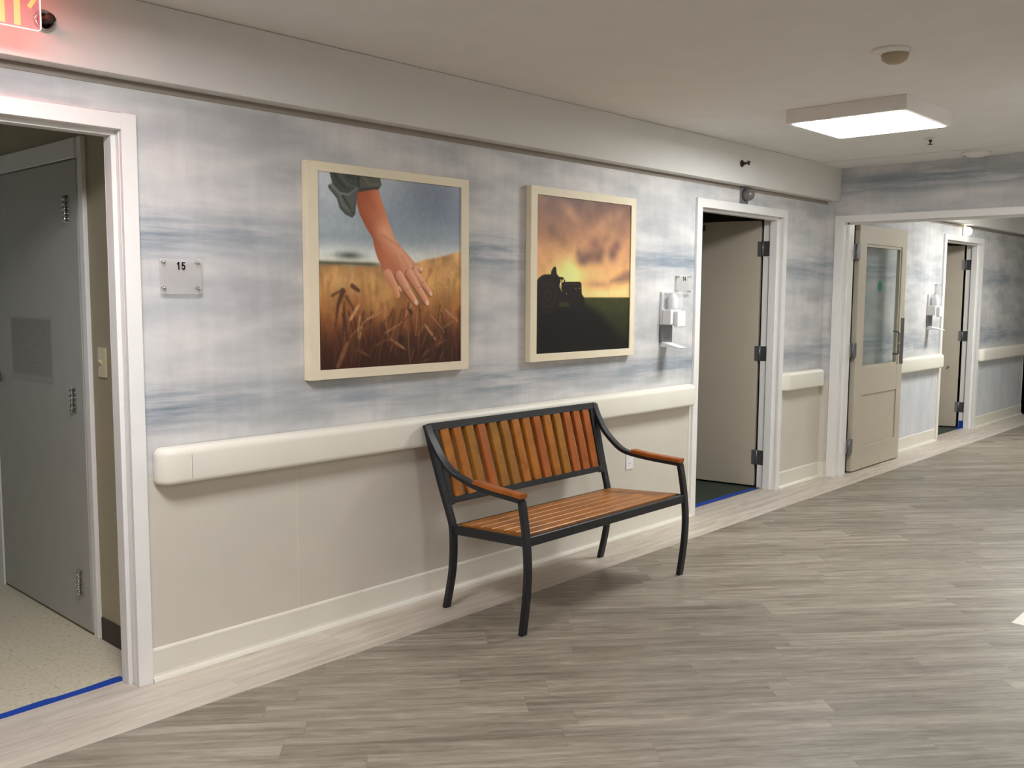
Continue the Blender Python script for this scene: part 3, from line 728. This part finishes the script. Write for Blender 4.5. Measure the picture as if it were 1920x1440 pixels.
    for pts, c in (([(250, 230), (300, 282), (350, 290), (400, 255)], (134, 138, 132)), ([(320, 300), (350, 350), (372, 400)], (48, 52, 50)), ([(262, 150), (282, 200), (330, 250)], (44, 48, 46)), ([(405, 185), (412, 240)], (36, 40, 38)),
                   ([(300, 170), (340, 230), (385, 245)], (92, 98, 92)), ([(440, 190), (470, 235), (520, 232)], (104, 102, 92)), ([(300, 300), (320, 350), (360, 385)], (110, 114, 108)), ([(425, 262), (480, 256), (522, 250)], (52, 52, 46)), ([(345, 185), (395, 200)], (48, 52, 50))):
        C.caps(pts, 0.006, 0.003, c, 0.012, 0.8)
    C.gain = 1.45
    return C

def paint_tractor():
    asp = 0.856 / 0.854
    C = Canvas(300, 302, [0.001253286, 1.098e-05, -0.229964364, -9.9835e-05, 0.00081649, -0.08992207, -0.000153441, -1.47e-05], asp)
    X, Y = C.x, C.y; sh = X.shape
    C.im = grad(Y / asp, [(0, (112, 86, 78)), (0.1, (138, 102, 86)), (0.22, (176, 128, 98)), (0.36, (206, 152, 108)), (0.5, (224, 170, 112)), (0.62, (232, 184, 122)), (1, (228, 180, 120))])
    n1 = vnoise(sh, 4, 3, 5, 5); C.blend(np.clip((n1 - 0.5) * 3, 0, 1) * np.clip(1 - Y / 0.5, 0, 1) * 0.35, (112, 88, 82))
    C.blend(np.clip((0.48 - n1) * 3, 0, 1) * 0.35, (226, 176, 120))
    C.blob((430, 720), 0.17, 0.12, (252, 222, 132), 0.9); C.blob((420, 730), 0.08, 0.06, (255, 236, 150), 0.8)
    C.blob((560, 860), 0.30, 0.035, (250, 204, 132), 0.7); C.blob((720, 855), 0.25, 0.02, (246, 198, 132), 0.6)
    C.blob((420, 260), 0.12, 0.05, (210, 158, 116), 0.5, 0.5); C.blob((700, 330), 0.16, 0.05, (216, 166, 124), 0.4, -0.4)
    C.blob((300, 400), 0.05, 0.055, (120, 88, 76), 0.75, 0.3); C.blob((350, 445), 0.08, 0.035, (140, 104, 84), 0.6, 0.6)
    for c, rx, ry, a in (((520, 610), 0.07, 0.04, .85), ((570, 585), 0.08, 0.05, .8), ((630, 590), 0.06, 0.045, .85), ((610, 500), 0.06, 0.045, .55), ((490, 565), 0.035, 0.035, .6), ((735, 570), 0.055, 0.055, .85), ((765, 510), 0.045, 0.04, .75), ((655, 540), 0.05, 0.04, .5), ((680, 460), 0.05, 0.03, .4)):
        C.blob(c, rx, ry, (112, 82, 76), a, -0.15)
    C.mul(vnoise(sh, 14, 14, 8, 4), 0.09)
    C.poly([(720, 770), (770, 735), (820, 700), (885, 680), (885, 770), (800, 782)], (124, 92, 80), 0.05, 0.8)
    C.blob((640, 790), 0.14, 0.025, (170, 122, 98), 0.6); C.blob((800, 400), 0.10, 0.09, (122, 90, 80), 0.5)
    hz = C.P((700, 882))[1]
    gm = np.clip((Y - hz) / 0.008, 0, 1); g = grad((Y - hz), [(0, (58, 58, 26)), (0.12, (44, 46, 22)), (0.3, (28, 28, 15)), (0.5, (16, 15, 10))])
    g = g * (0.85 + 0.3 * vnoise(sh, 30, 20, 9, 3)[..., None]); C.im = C.im * (1 - gm[..., None]) + g * gm[..., None]
    C.poly([(160, 900), (540, 950), (640, 1000), (740, 1110), (870, 1262), (150, 1330)], (13, 11, 9), 0.07, 0.96)
    k_ = (24, 17, 15)
    # tractor
    C.caps([(262, 862), (262, 864)], 0.122, 0.122, k_, 0.004); C.caps([(250, 850), (276, 850)], 0.115, 0.115, k_, 0.004)
    C.poly([(160, 880), (200, 800), (250, 760), (300, 756), (350, 800), (360, 850), (345, 960), (160, 970)], k_, 0.005)
    C.poly([(362, 780), (380, 772), (496, 772), (508, 782), (512, 866), (530, 900), (535, 975), (420, 980), (415, 925), (345, 925), (340, 870), (362, 850)], k_, 0.005)
    C.caps([(490, 920), (492, 935)], 0.060, 0.060, k_, 0.004)
    C.poly([(345, 922), (415, 920), (418, 955), (345, 955)], (52, 50, 24), 0.01, 0.9)
    C.caps([(300, 760), (330, 790), (355, 840)], 0.018, 0.014, k_, 0.004)
    # wheel detail
    for r, c in ((0.085, (44, 30, 25)), (0.073, (26, 19, 16)), (0.034, (50, 33, 27)), (0.022, (28, 20, 17))):
        C.caps([(266, 868), (267, 869)], r, r, c, 0.01, 0.8)
    C.caps([(370, 790), (495, 790)], 0.004, 0.004, (52, 38, 32), 0.01, 0.8); C.caps([(500, 800), (505, 860)], 0.004, 0.004, (64, 44, 36), 0.01, 0.7)
    for p in ((400, 858), (468, 822), (495, 820)): C.caps([p, (p[0] + 1, p[1] + 1)], 0.005, 0.005, (150, 118, 84), 0.006, 0.8)
    C.caps([(348, 800), (366, 842)], 0.004, 0.003, (214, 196, 120), 0.006, 0.7)
    # driver
    C.caps([(313, 682), (313, 688)], 0.018, 0.017, k_, 0.004); C.caps([(308, 705), (305, 750)], 0.027, 0.034, k_, 0.004)
    C.caps([(318, 715), (340, 745), (372, 748)], 0.011, 0.008, k_, 0.004); C.caps([(300, 755), (345, 768)], 0.02, 0.016, k_, 0.004)
    C.caps([(362, 770), (378, 745)], 0.004, 0.004, k_, 0.004); C.caps([(382, 772), (386, 762)], 0.006, 0.006, k_, 0.004)
    C.gain = 1.3
    return C

def picture(x0, x1, z0, z1, C, label, ix, iz):
    """x0..z1 outer frame; ix, iz image rectangle"""
    r = thing('framed_picture', ((x0 + x1) / 2, 0, z0), label, 'picture')
    yf = -0.040; m = MB()
    m.box(x0, ix[0], yf, -0.002, z0, z1); m.box(ix[1], x1, yf, -0.002, z0, z1)
    m.box(ix[0], ix[1], yf, -0.002, z0, iz[0]); m.box(ix[0], ix[1], yf, -0.002, iz[1], z1)
    m.build('frame', M['picframe'], r, bevel=0.0012)
    W, H = C.W, C.H; xs = np.linspace(ix[0], ix[1], W); zs = np.linspace(iz[1], iz[0], H)
    vx, vz = np.meshgrid(xs, zs); co = np.stack([vx, np.full(vx.shape, -0.033), vz], -1).reshape(-1, 3)
    me = bpy.data.meshes.new('print'); nf = (W - 1) * (H - 1)
    me.vertices.add(W * H + 4); back = np.array([[ix[0], -0.028, iz[1]], [ix[1], -0.028, iz[1]], [ix[1], -0.028, iz[0]], [ix[0], -0.028, iz[0]]])
    me.vertices.foreach_set('co', np.concatenate([co, back]).astype(np.float32).ravel())
    i = np.arange(H - 1)[:, None] * W + np.arange(W - 1)[None, :]
    q = np.stack([i, i + W, i + W + 1, i + 1], -1).reshape(-1, 4); B = W * H
    tl, tr, br, bl = 0, W - 1, W * H - 1, W * (H - 1)
    ex = np.array([[B, B + 1, B + 2, B + 3], [tl, tr, B + 1, B], [tr, br, B + 2, B + 1], [br, bl, B + 3, B + 2], [bl, tl, B, B + 3]])
    q = np.concatenate([q, ex]); me.loops.add(q.size); me.loops.foreach_set('vertex_index', q.ravel().astype(np.int32))
    me.polygons.add(len(q)); me.polygons.foreach_set('loop_start', (np.arange(len(q)) * 4).astype(np.int32))
    me.update(calc_edges=True)
    a = me.color_attributes.new('Col', 'FLOAT_COLOR', 'POINT'); cc = np.ones((W * H + 4, 4), np.float32); cc[:W * H, :3] = np.clip(s2l(C.im) * C.gain, 0, 0.9).reshape(-1, 3); cc[W * H:, :3] = 0.3
    a.data.foreach_set('color', cc.ravel()); me.materials.append(M['art'])
    o = bpy.data.objects.new('print', me); COL.objects.link(o); o.parent = r; o.matrix_parent_inverse = Matrix.Translation(-r.location)
    return r
picture(2.353, 3.308, 1.128, 2.062, paint_wheat(), 'large pale framed print of a hand brushing through brown wheat', (2.408, 3.258), (1.170, 2.022))
picture(3.770, 4.720, 1.138, 2.080, paint_tractor(), 'large pale framed print of a tractor silhouette at orange sunset', (3.820, 4.674), (1.180, 2.036))

# ------------------------------------------------------------------ bench
BX, BY = 3.627, -0.45
bench = thing('park_bench', (BX, BY, 0), 'black metal framed bench with varnished wooden slats against the wall', 'bench')
backp = [(-.181, 0.0), (-.203, .09), (-.223, .19), (-.231, .30), (-.226, .40), (-.207, .47), (-.172, .58), (-.126, .74), (-.088, .882)]
frontp = [(-.700, 0.0), (-.714, .10), (-.725, .20), (-.729, .30), (-.723, .40), (-.709, .50), (-.690, .600)]
armp = [(-.094, .876), (-.113, .835), (-.140, .790), (-.180, .735), (-.245, .678), (-.318, .641), (-.388, .624), (-.500, .613), (-.600, .608), (-.694, .604)]
def bxx(s, y, z):   # side frames lean slightly: narrower at the back
    k_ = min(1, max(0, (y + .72) / .5)); up_ = max(0, z - .42) / .46 if y > -.3 else 0
    return BX - 0.006 * k_ * up_ + s * (0.630 - 0.026 * k_ + 0.036 * min(1, up_))
for s in (-1, 1):
    MB().sweep(smooth([(bxx(s, y, z), y, z) for y, z in backp]), 0.0185, 0.0125).build('leg', M['frame'], bench)
    MB().sweep(smooth([(bxx(s, y, z), y, z) for y, z in frontp]), 0.0185, 0.0125).build('leg', M['frame'], bench)
    MB().sweep(smooth([(bxx(s, y, z) + s * 0.004, y, z) for y, z in armp]), 0.020, 0.0105).build('arm', M['frame'], bench)
    top = smooth([(bxx(s, y, z), y, z + 0.0195) for y, z in [(-.392, .623), (-.50, .612), (-.60, .608), (-.698, .604)]])
    MB().sweep(top, 0.026, 0.0105, ch=0.5).build('armrest', M['woodC'], bench)
    MB().sweep([(bxx(s, -.24, 0), -.235, .390), (bxx(s, -.70, 0), -.712, .423)], 0.012, 0.0205).build('side_rail', M['frame'], bench)
MB().sweep([(BX - .62, -.716, .4225), (BX + .62, -.716, .4225)], 0.012, 0.0215, up=(0, 1, 0)).build('front_rail', M['frame'], bench)
MB().sweep([(BX - .60, -.236, .390), (BX + .60, -.236, .390)], 0.012, 0.0205, up=(0, 1, 0)).build('rear_rail', M['frame'], bench)
nrm = Vector((0, -.085, .345)).normalized()  # direction up the back
def bk(z):      # y on the back plane at height z
    pts = backp[5:]
    for (y0, z0), (y1, z1) in zip(pts, pts[1:]):
        if z <= z1: return y0 + (y1 - y0) * (z - z0) / (z1 - z0)
    return pts[-1][0]
upv = Vector((0, bk(.84) - bk(.52), .32)).normalized()
MB().sweep([(BX - .64, bk(.866), .866), (BX + .63, bk(.866), .866)], 0.0195, 0.0125, up=upv).build('top_rail', M['frame'], bench)
MB().sweep([(BX - .612, bk(.52), .522), (BX + .608, bk(.52), .522)], 0.0165, 0.0125, up=upv).build('lower_back_rail', M['frame'], bench)
# inner uprights of the back frame
for s in (-1, 1):
    MB().sweep([(BX + s * .583, bk(.50), .50), (BX + s * .602, bk(.86), .86)], 0.015, 0.011).build('back_stile', M['frame'], bench)
tones = 'A A B C B B A A C A B C C C'.split()
n = 14
for i in range(n):
    f = i / (n - 1) * 2 - 1
    MB().sweep([(BX - .001 + f * .530, bk(.535) - .002, .535), (BX - .006 + f * .545, bk(.85) - .002, .85)], 0.0272, 0.0135, ch=0.25).build('back_slat', M['wood' + tones[i]], bench)
for i in range(6):
    f = (i + 0.5) / 6; y = -.252 - f * .445; z = .4035 + f * .036
    MB().sweep([(BX - .585, y, z), (BX + .585, y, z)], 0.0352, 0.0125, up=Vector((0, -.445, .036)).normalized(), ch=0.3).build('seat_slat', M['woodD'], bench)

# ------------------------------------------------------------------ small wall items
STROKES = {'1': [[(0.1, 0.78), (0.5, 1.0)], [(0.5, 1.0), (0.5, 0.0)]],
           '5': [[(0.92, 1.0), (0.22, 1.0)], [(0.22, 1.0), (0.14, 0.52)], [(0.14, 0.52), (0.5, 0.64), (0.86, 0.52), (0.95, 0.32), (0.82, 0.08), (0.5, 0.0), (0.08, 0.14)]],
           '4': [[(0.72, 0.0), (0.72, 1.0), (0.05, 0.32), (1.0, 0.32)]],
           'E': [[(0.12, 0), (0.12, 1)], [(0.12, 1), (0.95, 1)], [(0.12, .5), (0.85, .5)], [(0.12, 0), (0.95, 0)]],
           'X': [[(0, 0), (1, 1)], [(0, 1), (1, 0)]], 'I': [[(0.5, 0), (0.5, 1)]], 'T': [[(0.5, 0), (0.5, 1)], [(0, 1), (1, 1)]], '>': [[(0, 0), (1, 0.5), (0, 1)]]}
def glyph(ch, x, z, wd, h, y, st, dep):
    """flat strokes facing -Y"""
    m = MB()
    for pl_ in STROKES[ch]:
        pp = [(x + a * wd, z + b * h) for a, b in pl_]
        for (ax, az), (bx_, bz) in zip(pp, pp[1:]):
            d = Vector((bx_ - ax, bz - az)); d.normalize(); e = d * (st * 0.42); nn = Vector((-d.y, d.x)) * st / 2
            q = [Vector((ax, az)) - e + nn, Vector((bx_, bz)) + e + nn, Vector((bx_, bz)) + e - nn, Vector((ax, az)) - e - nn]
            m.prism([(v.x, v.y) for v in q], 1, y, y + dep)
    return m
def number_plate(x0, x1, z0, z1, text, label):
    r = thing('room_number_plate', ((x0 + x1) / 2, 0, (z0 + z1) / 2), label, 'sign')
    MB().box(x0, x1, -0.021, -0.016, z0, z1).build('clear_panel', M['acrylic'], r, bevel=0.0008)
    for x in (x0 + 0.014, x1 - 0.014):
        for z in (z0 + 0.022, z1 - 0.014):
            MB().lathe([(0.0045, 0.0), (0.0045, 0.018), (0.0065, 0.0185), (0.0065, 0.026), (0.004, 0.029), (0, 0.0295)], (x, 0, z), 'y', 16, flip=-1).build('standoff_pin', M['chrome'], r)
    if text:
        h = 0.0255; wd = 0.0125; tot = len(text) * wd + (len(text) - 1) * 0.006; xx = (x0 + x1) / 2 - tot / 2
        for ch in text:
            glyph(ch, xx, z1 - 0.014 - h, wd, h, -0.0222, 0.0048, 0.001).build('numeral', M['ink'], r); xx += wd + 0.006
number_plate(1.704, 1.872, 1.497, 1.631, '15', 'clear acrylic sign reading 15 beside the nearest door')
number_plate(5.212, 5.378, 1.506, 1.636, '14', 'clear acrylic sign reading 14 above the dispenser')
number_plate(9.965, 10.125, 1.506, 1.636, '', 'small clear acrylic sign left of the farthest room door')

def dispenser(x, label):
    r = thing('sanitizer_dispenser', (x, 0, 1.17), label, 'dispenser', 'wall mounted hand sanitizer dispensers')
    MB().box(x, x + .125, -.018, -.001, 1.20, 1.315).box(x, x + .125, -.018, -.001, 1.315, 1.525, 1).build('back_plate', [M['greyplastic'], M['white']], r, bevel=0.003)
    MB().box(x + .002, x + .123, -.085, -.018, 1.315, 1.412).box(x + .03, x + .123, -.118, -.085, 1.300, 1.402).build('pump_housing', M['white'], r, bevel=0.008, seg=3)
    MB().box(x + .002, x + .123, -.100, -.018, 1.413, 1.528).build('clear_cover', M['clear'], r, bevel=0.014, seg=3)
    bo = MB().lathe([(0.0, 0), (0.030, 0.004), (0.032, 0.012), (0.032, 0.07), (0.024, 0.088), (0.012, 0.096), (0.012, 0.104), (0, 0.105)], (x + .062, -.058, 1.414), 'z', 24).build('bottle', M['white'], r)
    MB().box(x + .078, x + .112, -.1015, -.1003, 1.485, 1.508).build('label_patch', M['violet'], bo)
    m = MB().prism([(-.002, 1.172), (-.075, 1.172), (-.150, 1.166), (-.158, 1.171), (-.075, 1.190), (-.012, 1.205), (-.002, 1.205)], 0, x + .008, x + .090)
    m.build('drip_tray', M['white'], r, bevel=0.002)
    return r
dispenser(5.050, 'white hand sanitizer dispenser beside the room 14 door')
dispenser(9.775, 'white hand sanitizer dispenser beside the farthest room door')

ol = thing('wall_outlet', (4.748, 0, .42), 'white duplex power outlet on the lower wall behind the bench armrest', 'outlet')
MB().box(4.712, 4.785, -.006, 0, .420, .536).build('cover_plate', M['white'], ol, bevel=0.002)
for zc in (.455, .502):
    MB().box(4.731, 4.766, -.0075, -.0055, zc - .014, zc + .014).box(4.7405, 4.743, -.0079, -.0070, zc - .004, zc + .008, 1).box(4.754, 4.7565, -.0079, -.0070, zc - .004, zc + .008, 1).build('receptacle', [M['white'], M['greyplastic']], ol, bevel=0.0005)

def call_light(x, zb, zd, label, mat, platemat):
    r = thing('call_dome_light', (x, 0, zb), label, 'dome light')
    MB().box(x - .05, x + .05, -.012, 0, zb, ZS - 0.002 if zb + .125 > ZS - .002 else zb + .125).build('mounting_plate', platemat, r, bevel=0.002)
    pr = [(0.043, 0.0)] + [(0.043 * math.cos(a), 0.03 + 0.043 * math.sin(a)) for a in [PI / 2 * i / 8 for i in range(9)]]
    MB().lathe(pr, (x, -.012, zd), 'y', 28, flip=-1).build('dome', mat, r)
call_light(6.062, 2.146, 2.210, 'dark unlit dome light above the room 14 door', M['dome'], M['greyplastic'])
call_light(10.765, 2.155, 2.198, 'glowing dome light above the farthest room door', M['bulb'], M['detector'])

def sprinkler(x, z, label):
    r = thing('sidewall_sprinkler', (x, YS, z), label, 'sprinkler')
    MB().lathe([(0.036, 0), (0.036, 0.006), (0.031, 0.010), (0.025, 0.010), (0.022, 0.003), (0.0, 0.003)], (x, YS, z), 'y', 32, flip=-1).build('escutcheon', M['chrome'], r)
    m = MB().lathe([(0.012, 0.003), (0.012, 0.02), (0.007, 0.024), (0.005, 0.045), (0.017, 0.047), (0.017, 0.05), (0, 0.05)], (x, YS, z), 'y', 20, flip=-1)
    m.box(x - .02, x - .016, YS - .048, YS - .01, z - .003, z + .003).box(x + .016, x + .02, YS - .048, YS - .01, z - .003, z + .003)
    m.build('sprinkler_head', M['cove'], r)
sprinkler(1.297, 2.398, 'round chrome sprinkler on the soffit behind the exit sign')
r = thing('sidewall_sprinkler', (5.889, YS, 2.405), 'small dark sprinkler on the soffit above room 14 door', 'sprinkler')
MB().lathe([(0.024, 0), (0.024, 0.005), (0.018, 0.008), (0, 0.008)], (5.889, YS, 2.405), 'y', 24, flip=-1).build('escutcheon', M['cove'], r)
MB().lathe([(0.010, 0.006), (0.010, 0.03), (0.006, 0.034), (0.006, 0.05), (0.016, 0.052), (0.016, 0.055), (0, 0.055)], (5.889, YS, 2.405), 'y', 18, flip=-1).box(5.868, 5.911, YS - .058, YS - .05, 2.412, 2.416).build('sprinkler_head', M['cove'], r)

# ceiling items
r = thing('ceiling_sensor', (4.12, -1.80, ZC), 'beige round ceiling detector above the right of the corridor', 'detector')
MB().lathe([(0.075, 0), (0.075, 0.006), (0.06, 0.010), (0.0, 0.010)], (4.06, -1.80, ZC), 'z', 40, flip=-1).build('base_disc', M['ceil'], r)
MB().lathe([(0.052, 0.008), (0.056, 0.014), (0.050, 0.034), (0.032, 0.046), (0, 0.048)], (4.11, -1.80, ZC), 'z', 36, flip=-1).build('sensor_body', M['detector'], r)
r = thing('pendent_sprinkler', (6.486, -1.122, ZC), 'tiny ceiling sprinkler beyond the lit fixture', 'sprinkler')
MB().lathe([(0.04, 0), (0.038, 0.006), (0.02, 0.008), (0, 0.008)], (6.486, -1.122, ZC), 'z', 28, flip=-1).build('escutcheon', M['ceil'], r)
MB().lathe([(0.010, 0.006), (0.010, 0.02), (0.005, 0.024), (0.005, 0.036), (0.018, 0.038), (0.018, 0.040), (0, 0.040)], (6.486, -1.122, ZC), 'z', 18, flip=-1).build('sprinkler_head', M['cove'], r)
r = thing('smoke_detector', (7.24, -1.16, ZC - .008), 'shallow white smoke detector near the papered cross wall', 'detector')
MB().lathe([(0.095, 0), (0.095, 0.012), (0.085, 0.020), (0.05, 0.030), (0, 0.032)], (7.26, -1.17, ZC - .008), 'z', 44, flip=-1).build('detector_body', M['fixture'], r)
MB().lathe([(0.012, 0.030), (0.010, 0.040), (0, 0.041)], (7.24, -1.10, ZC + 0.004), 'z', 16, flip=-1).build('test_button', M['detector'], r)

def fixture(cx, cy, sx, sy, lens, label, group='square ceiling light fixtures', tilt=0):
    r = thing('ceiling_light', (cx, cy, ZC), label, 'ceiling light', group)
    z0, z1 = 2.462, ZC; l = 0.028; m = MB()
    m.box(cx - sx, cx - sx + l, cy - sy, cy + sy, z0, z1); m.box(cx + sx - l, cx + sx, cy - sy, cy + sy, z0, z1)
    m.box(cx - sx + l, cx + sx - l, cy - sy, cy - sy + l, z0, z1); m.box(cx - sx + l, cx + sx - l, cy + sy - l, cy + sy, z0, z1)
    m.box(cx - sx + l, cx + sx - l, cy - sy + l, cy + sy - l, z1 - 0.01, z1)
    m.build('housing', M['fixture'], r, bevel=0.002)
    MB().box(cx - sx + l, cx + sx - l, cy - sy + l, cy + sy - l, z0 - 0.003, z0 + 0.01).build('diffuser', lens, r)
    return r
fixture(5.325, -1.193, 0.338, 0.333, M['lens'], 'bright square ceiling light right of the pictures')
fixture(0.95, -1.193, 0.338, 0.333, M['lens0'], 'square ceiling light out of view above the left of the corridor')
fixture(10.1, -1.2, 0.338, 0.333, M['lens2'], 'square ceiling light beyond the cross wall')
fixture(2.4, -4.4, 0.338, 0.333, M['lens3'], 'unseen square ceiling light added behind the camera to lift the lower wall')  # unseen fixture added to brighten the lower wall and soften shadows

# exit sign: edge lit acrylic below a ceiling housing
ys = -0.25
ex = thing('exit_sign', (1.06, ys, ZC), 'glowing red edge-lit exit sign hanging at the upper left corner', 'exit sign')
px0, px1, pz0, pz1 = 0.905, 1.2195, 2.318, 2.512
rr = 0.012
out = [(px0 + rr, pz0)] + [(px1 - rr + rr * math.sin(a), pz0 + rr - rr * math.cos(a)) for a in [PI / 2 * i / 5 for i in range(6)]] + [(px1, pz1), (px0, pz1)] + [(px0 + rr - rr * math.cos(a), pz0 + rr - rr * math.sin(a)) for a in [PI / 2 * i / 5 for i in range(6)]]
MB().prism(out, 1, ys - .003, ys + .003).build('acrylic_panel', M['pinkacrylic'], ex)
edge = [(px0 + rr, ys, pz0)] + [(px1 - rr + rr * math.sin(a), ys, pz0 + rr - rr * math.cos(a)) for a in [PI / 2 * i / 5 for i in range(6)]] + [(px1, ys, pz1)]
MB().sweep(edge, 0.0034, 0.0011, up=(0, 1, 0)).build('glowing_edge', M['glowedge'], ex)
MB().box(px0 - .01, px1 + .01, ys - .03, ys + .03, pz1, ZC).build('housing', M['fixture'], ex, bevel=0.003)
zl = 2.3275; hl = 0.152
for ch, x, wd in (('E', .940, .040), ('X', 1.010, .050), ('I', 1.084, .040), ('T', 1.129, .040)):
    glyph(ch, x, zl + .004, wd, hl - .008, ys - .0045, .0185, .0012).build('letter', M['letter'], ex)
glyph('>', 1.187, 2.388, .026, .085, ys - .0045, .012, .0012).build('arrow', M['letter'], ex)

# ------------------------------------------------------------------ lights and camera
wd_ = bpy.data.worlds.new('world'); S.world = wd_; wd_.use_nodes = True
wd_.node_tree.nodes['Background'].inputs[0].default_value = (0.5, 0.55, 0.6, 1); wd_.node_tree.nodes['Background'].inputs[1].default_value = 0.0

def area(name, loc, rot, size, energy, col, label):
    l = bpy.data.lights.new(name, 'AREA'); l.shape = 'RECTANGLE'; l.size, l.size_y = size; l.energy = energy; l.color = col
    o = bpy.data.objects.new(name, l); COL.objects.link(o); o.location = loc; o.rotation_euler = rot
    tag(o, label, 'light'); return o
area('window_daylight', (0.0, 3.1, 1.4), (PI / 2, 0, PI), (1.4, 1.2), 6, (0.75, 0.9, 1.0), 'cool daylight from the window deep inside room 15')

area('exit_sign_lamp', (1.06, ys, 2.505), (0, 0, 0), (0.28, 0.02), 2.4, (1.0, 0.22, 0.20), 'red lamp strip inside the exit sign housing')
cam = bpy.data.cameras.new('camera'); co_ = bpy.data.objects.new('camera', cam); COL.objects.link(co_)
F = Vector((0.72842428, 0.67837109, -0.09597257)); R = Vector((0.68195069, -0.73137065, 0.00634274)); U = Vector((0.06588879, 0.07006877, 0.99536377))
co_.matrix_world = Matrix(((R.x, U.x, -F.x, 0), (R.y, U.y, -F.y, -3.419), (R.z, U.z, -F.z, 1.5084), (0, 0, 0, 1)))
cam.sensor_width = 36; cam.lens = 1765.0386 / 1920 * 36; cam.clip_start = 0.05
S.camera = co_
S.view_settings.view_transform = 'Standard'; S.view_settings.look = 'None'; S.view_settings.gamma = 1; S.view_settings.exposure = 0.0
S.view_settings.use_curve_mapping = False
S.cycles.use_denoising = True; S.cycles.max_bounces = 10; S.cycles.diffuse_bounces = 6; S.cycles.sample_clamp_indirect = 6
S.cycles.caustics_reflective = False; S.cycles.caustics_refractive = False
